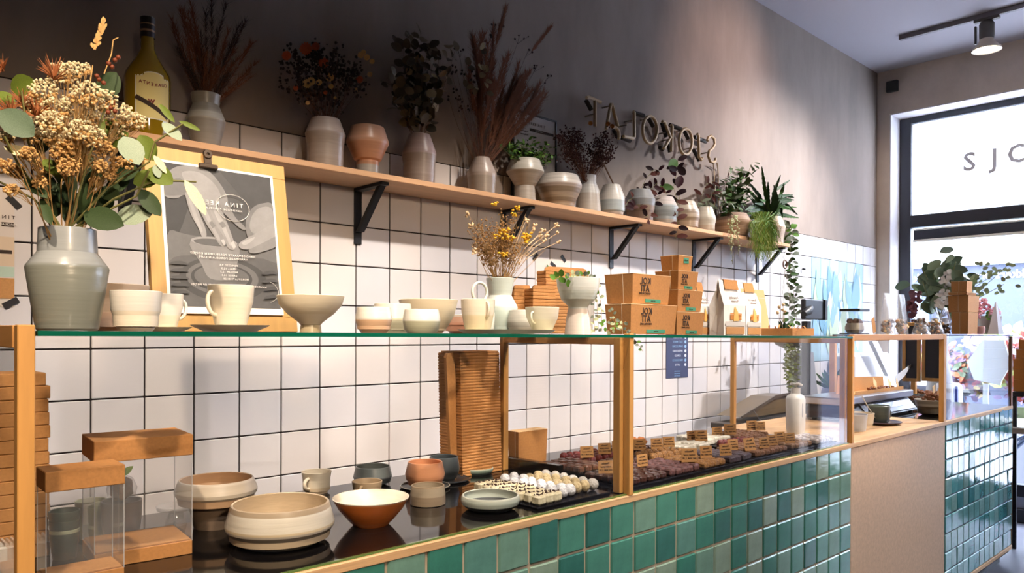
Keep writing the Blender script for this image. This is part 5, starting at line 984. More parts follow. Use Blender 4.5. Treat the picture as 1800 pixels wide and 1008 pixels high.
# vines: a stem polyline in pixels with leaves along it
def vine(t, o, pts, y, m, L, n, ratio=.5, r=.0011, stemm=None, both=True, single=True, up=.2, jit=.5):
    P = [ony(x, yy, y+(0 if len(q) == 0 else q[0])) for x, yy, *q in pts]; mb = MB().tube([p-o for p in P], r, 5); mb.build('stem', stemm or olive, t, 60); lm = MB()
    for k in range(n):
        f = (k+.5)/n*(len(P)-1); i = min(int(f), len(P)-2); p = P[i]+(P[i+1]-P[i])*(f-i); tg = (P[i+1]-P[i]).normalized(); sd = tg.cross(TOCAM(p)).normalized()*(1 if k % 2 else -1); d = (sd+tg*RN.uniform(-.2, .6)+Vector((RN.uniform(-jit, jit), -.3, RN.uniform(-jit, jit)+up))).normalized(); l = L*RN.uniform(.75, 1.2); mm = RN.choice(m) if isinstance(m, list) else m
        if single: putleaf(t, o, p, d, TOCAM(p)+Vector((RN.uniform(-.5, .5), 0, .4)), l, mm, ratio, .2)
        else: lm.leaf(p-o, d, TOCAM(p), l, l*ratio)
    if lm.v: stuff(lm.build('foliage', m if not isinstance(m, list) else m[0], t))
PU = [G[4], G[5], G[10]]
o = ony(1124, 345, SY); t = thing('trailing_plant', 'purple-leaved trailing plant in the dark brown and grey pot', 'plant', o)
for a in ([(1122, 345), (1135, 315), (1150, 298), (1160, 300)], [(1120, 345), (1105, 352), (1098, 365)], [(1125, 345), (1150, 330), (1165, 328), (1172, 342)], [(1126, 345), (1150, 355), (1140, 378), (1130, 385)], [(1124, 344), (1122, 358), (1124, 368)], [(1125, 345), (1140, 335), (1156, 322)]): vine(t, o, [(x, y, -.03*i) for i, (x, y) in enumerate(a)], SY, PU, .042, 7, .5)
o = ony(1203, 360, SY-.02); t = thing('purple_plant', 'upright purple and green leaved plant in the striped pot', 'plant', o)
vine(t, o, [(1192, 360), (1184, 330), (1190, 300), (1192, 278)], SY-.02, [G[4], G[5], G[0]], .062, 8, .5); vine(t, o, [(1195, 360), (1192, 320)], SY-.03, G[5], .05, 3, .5); vine(t, o, [(1190, 350, -.03), (1188, 375, -.09), (1192, 395, -.10), (1188, 420, -.10)], SY, PU, .055, 9, .5)
putleaf(t, o, ony(1190, 282, SY-.03), (-.8, -.1, -.45), TOCAM(ony(1190, 282, SY)), .085, G[0], .6); putleaf(t, o, ony(1191, 330, SY-.04), (.3, -.1, .9), TOCAM(ony(1190, 300, SY)), .075, G[4], .6); putleaf(t, o, ony(1192, 292, SY-.04), (.8, -.1, -.6), TOCAM(ony(1190, 300, SY)), .075, G[5], .55); putleaf(t, o, ony(1190, 300, SY-.04), (-1, -.1, .1), TOCAM(ony(1190, 300, SY)), .07, G[5], .45)
o = ony(1240, 368, SY); t = thing('thin_stem_plant', 'thin-stemmed reddish plant in the small faceted pot', 'plant', o)
for a in ([(1238, 368), (1232, 350), (1240, 325), (1256, 318)], [(1240, 368), (1262, 355), (1270, 340)], [(1240, 368), (1250, 345), (1262, 322)]): vine(t, o, a, SY, [G[10], G[6]], .05, 6, .35)
bushy('bushy_plant', 'bushy green and grey leaved plant in the terracotta-striped bowl', 1285, 382, SY, [(1290, 330, 28, 42), (1310, 310, 22, 32), (1275, 340, 20, 30)], 34, [G[0], G[3], G[6], G[0]], .055, .42, per=7, single=True, r=.0015)
o = ony(1288, 380, SY-.09); t = thing('trailing_succulent', 'pale trailing string of succulent leaves hanging over the shelf edge', 'plant', o)
for a in ([(1290, 380), (1287, 400), (1290, 415), (1286, 432), (1288, 465)], [(1294, 380), (1296, 405), (1297, 420), (1298, 450)], [(1286, 385), (1284, 410), (1284, 440)]):
    P = [ony(x, y, 2.235) for x, y in a]; mb = MB().tube([p-o for p in P], .0012, 4)
    mb.build('stem', olive, t, 60); bl_ = MB()
    for k in range(26): f = (k/26)**1.25*(len(P)-1); i = min(int(f), len(P)-2); p = P[i]+(P[i+1]-P[i])*(f-i); bl_.blob(p-o+Vector((RN.gauss(0, .008), RN.gauss(0, .006), 0)), RN.uniform(.004, .0075)*(1-.4*k/26), 0, .2)
    stuff(bl_.build('bead_leaves', G[7], t))
# serrated fern
o = ony(1356, 384, SY); t = thing('serrated_fern', 'dark fern with long serrated fronds in the cream and peach pot', 'fern', o)
def frond(pts, w, m):
    P = [ony(x, y, SY-.02-.02*i) for i, (x, y) in enumerate(pts)]; n = 18; V = []; 
    for i in range(n+1):
        f = i/n*(len(P)-1); k = min(int(f), len(P)-2); p = P[k]+(P[k+1]-P[k])*(f-k); tg = (P[k+1]-P[k]).normalized(); sd = tg.cross(TOCAM(p)).normalized(); ww = w*(math.sin(PI*min(.97, .1+.9*i/n))**.6)*(1 if i % 2 else .72); V += [p-o-sd*ww+TOCAM(p)*.003, p-o, p-o+sd*ww+TOCAM(p)*.003]
    MB().add(V, [(3*i, 3*i+3, 3*i+4, 3*i+1) for i in range(n)]+[(3*i+1, 3*i+4, 3*i+5, 3*i+2) for i in range(n)]).build('frond', m, t, 50)
for i, a in enumerate((((1352, 383), (1344, 330), (1339, 293)), ((1355, 383), (1360, 340), (1372, 308)), ((1356, 383), (1362, 335), (1388, 317)), ((1350, 383), (1335, 345), (1314, 318)), ((1350, 383), (1330, 350), (1312, 330)), ((1358, 383), (1370, 345), (1394, 343)), ((1358, 383), (1375, 350), (1396, 352)), ((1358, 383), (1380, 358), (1402, 378)), ((1358, 383), (1370, 362), (1392, 370)), ((1357, 383), (1372, 366), (1375, 380)), ((1352, 383), (1325, 362), (1310, 370)), ((1354, 383), (1350, 345), (1350, 320)), ((1357, 383), (1375, 335), (1378, 322)), ((1350, 383), (1328, 358), (1318, 345)), ((1357, 383), (1384, 344), (1396, 348)), ((1357, 383), (1366, 350), (1360, 325)))): frond(a, .0125, G[3] if i % 4 else G[0])
for i in range(14): a = RN.uniform(-.2, 3.4); L_ = RN.uniform(34, 52); frond(((1356, 383), (1356+L_*.5*math.cos(a), 383-8-L_*.6*math.sin(a)), (1356+L_*math.cos(a), 383-L_*.75*math.sin(a)-6)), .011, G[3] if i % 3 else G[0])
# mossy hanging plant
o = ony(1340, 378, SY-.1); t = thing('mossy_hanging_plant', 'yellow-green thread-leaved plant hanging down over the shelf edge', 'plant', o)
for j, m in enumerate((G[8], G[9], G[2])):
    mb = MB()
    for k in range(170):
        px = RN.gauss(1340, 10); x1 = 1318+RN.betavariate(2, 2)*52; y1 = RN.uniform(400, 452)+(-12 if x1 < 1325 or x1 > 1362 else 0); P = [ony(px, 378+RN.uniform(-6, 6), SY-.06), ony(px*.4+x1*.6, 388, SY-.13), ony(x1, (390+y1)/2, 2.235-RN.uniform(0, .03)), ony(x1+RN.uniform(-7, 7), y1, 2.235-RN.uniform(0, .04))]
        mb.tube([p-o for p in P], [.0014, .0013, .0011, .0004], 3)
        for q in (2, 3): e = P[q]+Vector((RN.uniform(-.03, .03), RN.uniform(-.02, .02), -.03)); mb.tube([P[q]-o, (P[q]+e)/2-o, e-o], .0008, 3)
    stuff(mb.build('thread_leaves', m, t))
o = ony(1386, 400, SY); t = thing('trailing_vine', 'long leafy vine hanging straight down from the end of the shelf', 'vine', o)
vine(t, o, [(1383, 402), (1388, 394, -.05), (1393, 410, -.09), (1393, 440, -.1), (1394, 480, -.1), (1396, 530, -.1), (1398, 575, -.1)], SY, [G[0], G[6], G[2]], .042, 42, .6, jit=.8); vine(t, o, [(1388, 394, -.05), (1390, 450, -.12), (1388, 520, -.12), (1386, 575, -.12)], SY, [G[6], G[0]], .038, 30, .6, jit=.8); vine(t, o, [(1391, 470, -.12), (1402, 520, -.12), (1400, 560, -.12)], SY, [G[6]], .04, 12, .6, jit=.8)
# hanging bowl with ring
ry_ = 2.24; o = ony(1386, 600, ry_); t = thing('hanging_planter', 'pale hanging bowl on cords under a wooden ring at the end of the shelf', 'planter', o); pr_ring = ony(1380, 465, ry_); sr = ppm(o)
MB().lathe(shell([(10/sr, -12/sr), (22/sr, -6/sr), (28/sr, 6/sr), (26/sr, 18/sr)], .004, .0), 24).build('bowl', mat('pale_bowl', '#A9A69E', .5), t, 40)
MB().tube([pr_ring-o+Vector((7/sr*math.cos(2*PI*i/20), 0, 7/sr*math.sin(2*PI*i/20))) for i in range(20)], .005, 6, closed=True).build('wooden_ring', mat('ring_wood', '#7A5A44', .6), t, 60)
for dx, dy in ((-24, 0), (0, -20), (24, 0), (0, 20)): MB().tube([pr_ring-o-Vector((0, 0, 7/sr)), (pr_ring-o+Vector((dx, dy, 0))/sr)*.5, Vector((dx/sr, dy/sr, 18/sr))], .0013, 4).build('cord', mat('pale_cord', '#BDB5AC', .8), t, 60)
MB().tube([pr_ring-o+Vector((0, 0, 7/sr)), ony(1376, 452, ry_)-o, ony(1383, 436, ry_)-o], .0016, 5).build('hook', black_m, t, 60)
o = ony(1386, 580, ry_); t = thing('trailing_foliage', 'trailing grey-green leafy plant with dried buds in the hanging bowl', 'plant', o)
for a in ([(1388, 590), (1390, 620), (1392, 680)], [(1396, 588), (1400, 620), (1402, 690)], [(1380, 590), (1383, 625), (1382, 665)], [(1404, 588), (1408, 620), (1410, 660)], [(1392, 590), (1396, 640), (1395, 688)], [(1384, 590), (1387, 640), (1386, 690)]): vine(t, o, [(x, y, -.1*(i > 0)) for i, (x, y) in enumerate(a)], ry_, [G[6], G[9], G[6]], .022, 34, .65, jit=.9)
for px, py in ((1370, 540), (1377, 536), (1380, 548), (1367, 550), (1376, 545)): p = ony(px, py, ry_-.03); MB().tube([o*0+ony(1378, 590, ry_)-o, (p+ony(1378, 590, ry_))/2-o, p-o], .001, 4).blob(p-o, .011, 0, .2).build('dried_bud', mat('bud_tan', '#B89A72', .8), t)
for i in range(12): p = ony(1376, 585, ry_); putleaf(t, o, p, (RN.uniform(-1, .8), RN.uniform(-.8, .2), RN.uniform(.4, 1)), TOCAM(p), .075, G[3], .2)
# yellow dried flowers in the mint vase
t, o, tips = bunch('dried_bouquet', 'tan dried grass bouquet with yellow tansy heads in the mint vase', 879, 494, 1.70, [(870, 420, 45, 45), (850, 410, 30, 40), (900, 400, 35, 40), (930, 420, 45, 30)], 90, tan, .0009, .05, mw=.015)
f1 = MB(); yl = mat('tansy_yellow', '#D9A520', .7); f2 = MB()
for i, (q, d) in enumerate(tips):
    if q.x < ony(915, 400, 1.7).x:
        for k in range(26): f1.blob(q-o+(o-q)*RN.uniform(0, .5)+Vector((RN.gauss(0, .006), RN.gauss(0, .008), RN.gauss(0, .006))), RN.uniform(.0012, .003), 0, .35)
stuff(f1.build('tan_florets', mat('grass_tan', '#9A7448', .8), t))
for cx, cy, r, nn in ((878, 412, 14, 16), (896, 418, 12, 14), (887, 406, 10, 10), (922, 421, 11, 12), (928, 412, 9, 8), (885, 447, 9, 10), (868, 358, 7, 7), (906, 366, 8, 7), (903, 378, 6, 5)):
    f2 = MB()
    for k in range(nn): u, v = rnd_in(cx, cy, r, r*.6); p = ony(u, v, 1.66+RN.uniform(-.01, .01)); f2.blob(p-o, 3.1/ppm(p), 0, .15, .7)
    f2.build('flower_head', yl, t)
f3 = MB()
for px, py in ((940, 398), (955, 405), (962, 412), (978, 396), (980, 410), (984, 425), (938, 405), (925, 388), (958, 424), (948, 414), (822, 375), (828, 398), (833, 441)):
    p = ony(px, py, 1.68); q = ony(885+.2*(px-885), 470, 1.69); f3.tube([q-o, (p+q)/2-o+Vector((0, 0, .01)), p-o], .0007, 4)
    for k in range(7): f3.blob(p-o+Vector((RN.gauss(0, .003), RN.gauss(0, .003), RN.gauss(0, .005))), .0042, 0, .3)
f3.build('bunny_tail', mat('pale_tail', '#D9B890', .8), t)
# string of hearts from the footed planter
o = ony(1016, 492, 1.45); t = thing('string_of_hearts', 'grey-green trailing plant spilling from the white footed planter onto the glass', 'plant', o)
for i, a in enumerate(([(1005, 492), (1020, 484), (1035, 486), (1048, 505), (1050, 550), (1052, 582)], [(1010, 492), (1030, 482), (1050, 495), (1057, 540), (1058, 584)], [(1012, 492), (1040, 484), (1045, 520), (1043, 560), (1046, 585)], [(1000, 492), (985, 486), (975, 492)], [(1020, 492), (1010, 482), (1000, 486)], [(1058, 575), (1075, 560), (1085, 575), (1100, 565)], [(1062, 584), (1080, 578), (1105, 582)], [(1100, 582), (1118, 600), (1130, 618)], [(1072, 540), (1082, 560), (1080, 580)])):
    vine(t, o, [(x, y, -.02*(k > 1)-(.03 if i > 4 else 0)) for k, (x, y) in enumerate(a)], 1.43, [G[6], G[7], G[6], G[2]] if i != 3 else [G[2]], .013 if i != 3 else .02, 16 if i < 3 else 8, .75, .0006, tan, jit=.9)
# ------------------------------------------------------------------ till corner behind the middle bay
pole = thing('till_display', 'black customer display head on a tall dark pole behind the case', 'display', (ony(1417, CYP, 2.10).x, 2.10, FZ)); oP = pole.location.copy()
s = ppm(ony(1417, CYP, 2.10)); MB().cbox(-7.5/s, 7.5/s, -.018, .018, 0, ony(1417, 565, 2.1).z-FZ, .003).build('pole', mat('pole_grey', '#16171B', .5), pole)
hx = [ony(x, CYP, 2.06).x-oP.x for x in (1411, 1440, 1447)]; hz_ = [ony(1430, y, 2.06).z-FZ for y in (562, 527)]
hb_ = MB().cbox(hx[0], hx[2], -.055, -.025, hz_[0], hz_[1], .006).cbox(hx[2]-.03, hx[2]+.004, -.066, -.02, hz_[0]-.002, hz_[1]+.002, .003); hb_.build('head', mat('display_black', '#1B1C22', .4), pole)
MB().tube([(hx[0]-.03, -.06, hz_[0]+.03), (hx[0]+.02, -.065, hz_[0]+.05), (hx[0]+.06, -.065, hz_[0]+.07)], [.018, .026, .012], 10).build('swivel', black_m, pole, 60)
bck = MB().cbox(3.64, 5.9, 2.06, 2.27, .82, .86, .003).cbox(4.3, 5.9, 2.271, 2.46, .82, .86, .003).build('back_counter', mat('back_counter', '#4A433E', .5)); tag(bck, 'dark back counter against the tiles behind the till display', 'counter')
def box_at(name, label, cat, pxa, pxb, y, d, pyt, pyb, m, c=.003, zb=None):
    a = ony(pxa, pyb, y); b = ony(pxb, pyt, y); z0 = a.z if zb is None else zb; o = MB().cbox(0, b.x-a.x, 0, d, 0, b.z-z0, c).build(name, m, None, None, (a.x, y, z0)); return tag(o, label, cat)
gy_ = mat('grey_plastic', '#8C8E96', .5)
x_ = ony(1424, CYP, 2.12).x
gc = MB().prism([(x_, 0, .8605), (ony(1452, CYP, 2.12).x, 0, .8605), (ony(1441, CYP, 2.12).x, 0, ony(1436, 620, 2.12).z), (ony(1425, CYP, 2.12).x, 0, ony(1425, 620, 2.12).z)], (0, .10, 0)).build('card_stand', gy_, None, None, (0, 2.16, 0)); tag(gc, 'grey tapering plastic stand right of the dark display pole', 'stand')
dkp = box_at('till_screen', 'dark blue-grey till screen seen through the case glass', 'screen', 1452, 1486, 2.08, .04, 695, 725, mat('till_blue', '#4A5068', .4), .004, .8605)
tr_ = thing('wooden_tray', 'angled wooden tray with a dark rim behind the end of the chocolates', 'tray', (ony(1345, CYP, 2.10).x, 2.08, .8605))
def trp(pts, y0, dy, name, m): MB().prism([Vector((v.x, y0, max(.001, v.z))) for v in (ony(x, y, 2.08+y0)-tr_.location for x, y in pts)], (0, dy, 0)).build(name, m, tr_)
trp(((1306, 734), (1366, 698), (1392, 694), (1398, 722), (1330, 733)), .04, .16, 'tray_board', mat('tray_wood', '#5E4C30', .35, var=(10, .2)))
trp(((1303, 733), (1365, 695), (1392, 690), (1392, 694), (1366, 699), (1307, 736)), .030, .006, 'tray_rim', mat('rim_dark', '#4A4038', .4))
trp(((1334, 737), (1400, 722), (1404, 740), (1400, 759), (1357, 760)), .05, .1, 'support_wedge', mat('wedge_grey', '#4A4644', .5))
MB().tube([ony(x, y, 2.10)-tr_.location for x, y in ((1325, 722), (1335, 738), (1345, 745), (1356, 748))], .0018, 5).build('wire', gy_, tr_, 60)
vb = [(14, 757), (16, 752), (16.5, 702), (14, 696), (8, 692), (8, 682)]
loc, pr = pxprof(1399, 1.56, CZ0, vb); so = thing('soap_bottle', 'frosted white pump bottle standing behind the case glass near the far post', 'bottle', loc); wp = mat('frosted_white', '#D8D6D2', .35)
MB().lathe([(0, 0)]+pr+[(0, pr[-1][1])], 28).build('body', wp, so, 40); s_ = ppm(loc); MB().lathe([(0, pr[-1][1]), (.004, pr[-1][1]), (.004, pr[-1][1]+5/s_), (9/s_, pr[-1][1]+5/s_), (9/s_, pr[-1][1]+8/s_), (0, pr[-1][1]+8/s_)], 18).tube([(0, 0, pr[-1][1]+7/s_), (7/s_, -.006, pr[-1][1]+7/s_), (14/s_, -.012, pr[-1][1]+4/s_)], .005, 8).build('pump', wp, so, 40)
MB().box(-.004, .004, -.0008, .0004, pr[2][1]*.5, pr[2][1]*.9).build('small_label', gy_, so, None, (-.011, -16.5/s_+.003, 0))
lid = MB().cbox(0, .34, 0, .18, 0, .05, .01).build('clear_cover', clear('hazy_cover', (.95, .96, 1), .8, .08, .25), None, None, (2.74, 1.50, CZ0+.04)); COL.objects.unlink(lid); bpy.data.objects.remove(lid)
# flower arrangement pots on the back counter, far right
fpz = .8605
for label, px, y, w_, pt, pb, cnt, m in (('grey bowl planter with a spiky plant on the back counter', 1462, 2.25, 18, 660, 690, 12, [G[3], G[0]]),):
    p = ony(px, pb, y); s = ppm(p); o = MB().lathe(shell([(w_*.7/s, 0), (w_/s, (pb-pt)/s*.7), (w_*.9/s, (pb-pt)/s)], .004, .01), 24).build('planter', mat('grey_planter', '#8A8894', .5), None, 40, (p.x, y, fpz)); tag(o, label, 'pot')
    top = Vector((p.x, y, fpz+(pb-pt)/s*.9)); t = thing('spiky_plant', 'dark spiky plant in the grey bowl planter on the back counter', 'plant', top)
    for i in range(22): putleaf(t, top, top, (RN.uniform(-1, 1), RN.uniform(-.6, .6), RN.uniform(.3, 1)), TOCAM(top), .15, RN.choice(m), .16)
# ------------------------------------------------------------------ right bay: wood top with scale, bowls, cup
def wpot(name, label, cat, px, pyb, prof, m, group=None, z=CT+.0004, **k): return vessel(name, label, cat, px, onz(px, pyb, z).y, z, prof, m, group, **k)
l_ = Vector(onz(1549, 746, CT)); s_ = ppm(l_); o = MB().lathe([(0, 0), (24/s_, 0), (33/s_, 4/s_), (33/s_, 5.5/s_), (24/s_, 2.5/s_), (0, 2.5/s_)], 36).build('saucer', gl('w_sau', [(0, '#6A5648'), (.5, '#5C5468'), (.9, '#3A3F7A')])(.02), None, 35, (l_.x, l_.y, CT+.0004)); tag(o, 'brown and blue saucer under the dark spoon cup', 'plate')
vessel('stoneware_cup', 'dark teal speckled cup with a handle, standing on the brown and blue saucer', 'cup', 1546, l_.y, CT+.0004+2.7/s_, [(14, 743), (17, 738), (18, 713)], gl('w_cup', [(0, '#3E4A48'), (.5, '#46504E'), (.92, '#5E6A62')]), None, t=.004, rz=-.5, handle=(.25, .75, .022, .004))
sp_ = thing('tea_spoon', 'thin pale spoon standing in the dark teal cup', 'spoon', (ony(1540, 730, l_.y).x, l_.y, CT+.02)); q = ony(1519, 697, l_.y)-sp_.location; q.y = .01; MB().tube([(.01, 0, 0), q*.6, q], [.002, .0018, .0025], 6).build('handle', mat('spoon_pale', '#D9D3C4', .3), sp_, 60); MB().blob((.012, 0, .0), .009, 0, .05, .5).build('spoon_bowl', mat('spoon_pale', '#D9D3C4', .3), sp_, 60)
for i, (px, pb, hw, pt, m, lb) in enumerate(((1488, 770, 22, 728, '#B8B8BC', 'grey-white plastic tub leaning in front of the cream tub by the far post'), (1500, 760, 22, 726, '#D2C2AC', 'cream plastic tub behind the grey-white tub by the far post'))):
    y = onz(px, pb, CT).y+.08; vessel('plastic_tub', lb, 'tub', px+14, y, CT+.004, [(hw*.7, pb), (hw*.8, pb-4), (hw, pt)], mat('tub_'+str(i), m, .4), 'tubs by the far post', t=.003)
sc_ = thing('kitchen_scale', 'steel weighing scale with a dark body and sloped display on the plywood top', 'scale', (onz(1560, 742, CT).x, 1.62, CT+.0004)); s_ = ppm(sc_.location); xs = [ony(x, CYP, 1.60).x-sc_.location.x for x in (1486, 1601)]
dg = mat('scale_dark', '#2A2A30', .4); stl2 = mat('brushed_steel', '#B9B4B4', .28, metal=.9, var=(4, .1), stretch=(.2, 4, 4)); zt_ = ony(1550, 705, 1.6).z-CT; zp_ = ony(1550, 692, 1.6).z-CT
MB().hexa([(xs[0], -.06, .012), (xs[1], -.06, .012), (xs[1], .18, .012), (xs[0], .18, .012)], [(xs[0], 0, zt_), (xs[1], 0, zt_), (xs[1], .17, zt_), (xs[0], .17, zt_)]).build('body', dg, sc_)
MB().cbox(xs[0]-.03, xs[1]+.02, -.03, .20, zt_+.002, zp_, .006).build('platter', stl2, sc_); MB().cbox(xs[0], xs[1], .02, .15, zt_*.9, zt_+.0018, .002).build('platter_support', dg, sc_)
a, b = Vector((0, -.06, .012)), Vector((0, 0, zt_)); f = lambda x, t: (x, a.y+(b.y-a.y)*t-.0015, a.z+(b.z-a.z)*t)
MB().prism([f(xs[0]*.05, .12), f(xs[1]*.97, .12), f(xs[1]*.97, .92), f(xs[0]*.05, .92)], (0, -.004, .002)).build('display_panel', mat('scale_silver', '#5C5A62', .3, metal=.3), sc_); MB().prism([f(xs[1]*.2, .42), f(xs[1]*.9, .42), f(xs[1]*.9, .85), f(xs[1]*.2, .85)], (0, -.006, .003)).build('display_glass', mat('scale_glass', '#3E4A66', .06, spec=.8), sc_)
for x in (xs[0]+.03, xs[1]-.03):
    for y in (-.03, .15): MB().lathe([(0, 0), (.012, 0), (.012, .012), (0, .012)], 12).build('foot', dg, sc_, 60, (x, y, 0))
zt_ += CT; zp_ += CT+.0006
kt = thing('kraft_tray', 'brown cardboard tray with paper cones on the steel scale', 'tray', (ony(1548, CYP, 1.64).x, 1.64, zp_)); ka = ony(1504, CYP, 1.64).x-kt.location.x; kb = ony(1588, CYP, 1.64).x-kt.location.x; kh = ony(1520, 656, 1.74).z-zp_
MB().box(ka, kb, 0, .10, 0, .002).build('base', kraft_d, kt); MB().prism([(ka, .1, 0), (kb-.02, .1, 0), (kb-.03, .1, kh*.7), (ka+.13, .1, kh*.86), (ka+.02, .1, kh)], (0, .002, 0)).build('back_wall', kraft_d, kt); MB().box(ka, kb, -.002, 0, 0, kh*.18).build('front_wall', kraft_d, kt)
for i, (px, py, m, an) in enumerate(((1538, 674, kraft_e, .6), (1568, 675, kraft_e, .5), (1585, 682, kraft_e, .9), (1550, 684, kraft, .2))):
    p = ony(px, py, 1.66)-kt.location; o = MB().cbox(-.028, .028, -.001, .001, -.022, .022, .001).build('paper_note', m, kt, None); o.matrix_basis = Matrix.Translation((p.x, .02+.012*i, max(.026, p.z))) @ Matrix.Rotation(an, 4, 'Y') @ Matrix.Rotation(-.25, 4, 'X')
nuts = MB()
for i in range(40): nuts.blob((RN.uniform(-.02, kb-.02), RN.uniform(.02, .09), .012), RN.uniform(.006, .011), 0, .3)
stuff(nuts.build('loose_nuts', mat('nut_brown', '#7A4A2C', .7), kt))
wpot('stoneware_bowl', 'tan bowl of dried sweets beside the end post of the wooden frame', 'bowl', 1640, 730, [(16, 734), (22, 726), (29, 703)], gl('w_bowl', [(0, '#A89C88'), (.6, '#B0A592')]), t=.004, floor=.05)
bl_ = Vector(onz(1640, 730, CT)); top = ony(1640, 700, bl_.y); t = thing('dried_sweets', 'heap of brown dried sweets with small paper tags in the tan bowl', 'sweets', top)
hb = MB()
for i in range(70): a = RN.uniform(0, 2*PI); r = RN.uniform(0, .06); hb.blob((r*math.cos(a), r*math.sin(a), RN.uniform(-.01, .02)), RN.uniform(.008, .014), 0, .35)
stuff(hb.build('sweets', mat('nut_brown', '#7A4A2C', .7), t))
for dx, dz, m in ((-.05, .05, kraft_e), (.0, .06, white_paint), (.02, .035, kraft)): o = MB().cbox(-.018, .018, -.001, .001, -.02, .02, .0006).build('paper_tag', m, t); o.matrix_basis = Matrix.Translation((dx, -.02, dz)) @ Matrix.Rotation(dx*6, 4, 'Y')
for px, py, hw, lb in ((1612, 708, 20, 'small bowl of brown sweets left of the tan bowl'), (1628, 690, 24, 'bowl of brown sweets behind the tan bowl')):
    y = 1.70 if px < 1620 else 1.78; p = ony(px, py, y); s = ppm(p); t = thing('sweets_bowl', lb, 'bowl', (p.x, y, CT+.0004)); h = p.z-CT
    MB().lathe(shell([(hw*.6/s, 0), (hw/s, max(.03, h*.8))], .004, .01), 24).build('bowl', mat('sweet_bowl', '#8E8C84', .4), t, 40); hb = MB()
    for i in range(40): a = RN.uniform(0, 2*PI); r = RN.uniform(0, hw*.75/s); hb.blob((r*math.cos(a), r*math.sin(a), max(.03, h*.8)+RN.uniform(-.01, .015)), RN.uniform(.008, .016), 0, .35)
    stuff(hb.build('sweets', mat('nut_brown', '#7A4A2C', .7), t))
# ------------------------------------------------------------------ things on top of the right bay
RT = 1.3450
def on_top(px, y): p = ony(px, CYP, y); p.z = RT; return p
p = on_top(1520, 1.38); s = ppm(p); cb_ = thing('cake_box', 'clear box with black lid and base holding a pot of cocoa truffles', 'box', p); wv_ = 20/s; hz_ = (585-540)/s
MB().cbox(-wv_-.004, wv_+.004, 0, .09, .0003, .006, .001).build('base', black_m, cb_); MB().cbox(-wv_-.004, wv_+.004, 0, .09, hz_-.011, hz_, .001).build('lid', black_m, cb_)
MB().box(-wv_, wv_, .004, .086, .0061, hz_-.0112).build('clear_sleeve', acetate, cb_); MB().lathe(shell([(.03, 0), (.040, .014), (.0405, .028), (.034, .043)], .003, .01), 30, (0, .045, .0062)).build('pot', gl('cake_pot', [(0, '#A9A090'), (1, '#B9B2A4')])(.05), cb_, 30)
hb = MB()
for i in range(24): a = RN.uniform(0, 2*PI); r = RN.uniform(0, .026); hb.blob((r*math.cos(a),   .045+r*math.sin(a), .047+RN.uniform(0, .014)), .012, 0, .3)
stuff(hb.build('truffles', mat('cocoa_truffle', '#7A5A4A', .9), cb_)); tg_ = MB().cbox(-.017, .017, -.001, .001, -.035, .035, .001).build('kraft_tag', kraft_d, cb_); tg_.matrix_basis = Matrix.Translation((wv_+.018, -.012, .040)) @ Matrix.Rotation(-.35, 4, 'Y')
nutm = [mat('mix_'+str(i), c, .5) for i, c in enumerate(('#5A3A2A', '#B8783A', '#8E7A6A', '#D8B27A', '#3E2620'))]
def sweetbag(label, px, y, hw, pyt, d=.06, taper=.8, fillh=.32, peak=False, stripe=False, n=46):
    p = on_top(px, y); s = ppm(p); W = hw/s; H = ony(px, pyt, y).z-RT; t = thing('sweet_bag', label, 'bag', p, 0, 'clear bags of sweets'); k = 7; mb = MB(); rows = []
    for j in range(8):
        f = j/7; w2 = W*((1-f*(1-taper)) if not peak else (1-f**1.5*.86)); d2 = d*((1-f)**.7+.03) if not peak else d*(1-f*.9); row = []
        for i in range(14):
            a = 2*PI*i/14; cx_, cy_ = math.cos(a), math.sin(a); cx_ = math.copysign(abs(cx_)**.5, cx_); cy_ = math.copysign(abs(cy_)**.5, cy_); row.append((w2*cx_*(1+RN.uniform(-.05, .05)), d2*.5*cy_*(1+RN.uniform(-.2, .2)), .0005+H*f))
        rows += row
    mb.add(rows, [(14*j+i, 14*j+(i+1) % 14, 14*j+14+(i+1) % 14, 14*j+14+i) for j in range(7) for i in range(14)]).build('clear_film', cello, t, 60)
    bs = [MB() for _ in nutm]
    for i in range(n): r = RN.uniform(.007, .013); bs[RN.randrange(5)].blob((RN.uniform(-W*.8, W*.8)*(.75 if peak else 1), RN.uniform(-d*.3, d*.3), .012+RN.uniform(0, 1)**1.4*H*fillh), r, 0, .3)
    for b, m in zip(bs, nutm):
        if b.v: stuff(b.build('sweets', m, t))
    if stripe:
        for xx in (-.3, .25): MB().prism([(W*xx, -d*.52, .01), (W*(xx+.22), -d*.52, .01), (W*(xx*.6+.16), -d*.12, H*.93), (W*xx*.6, -d*.12, H*.93)], (0, -.001, 0)).build('white_stripe', white_paint, t)
sweetbag('tall clear bag of mixed nuts beside the black-lidded box', 1560, 1.42, 18, 516, .05, .98, .3)
sweetbag('tall clear bag of mixed nuts, second from the black-lidded box', 1584, 1.46, 15, 518, .05, 1, .3)
sweetbag('pointed clear bag of dark nuts, left of the striped bag', 1619, 1.42, 15, 544, .07, .5, .5, True, False, 60)
sweetbag('pointed clear bag of orange-brown nuts next to the striped bag', 1645, 1.44, 13, 545, .07, .5, .5, True, False, 50)
sweetbag('white-striped clear bag beside the stack of four kraft boxes', 1661, 1.56, 14, 541, .08, .7, .3, False, True, 30)
z_ = RT+.0003
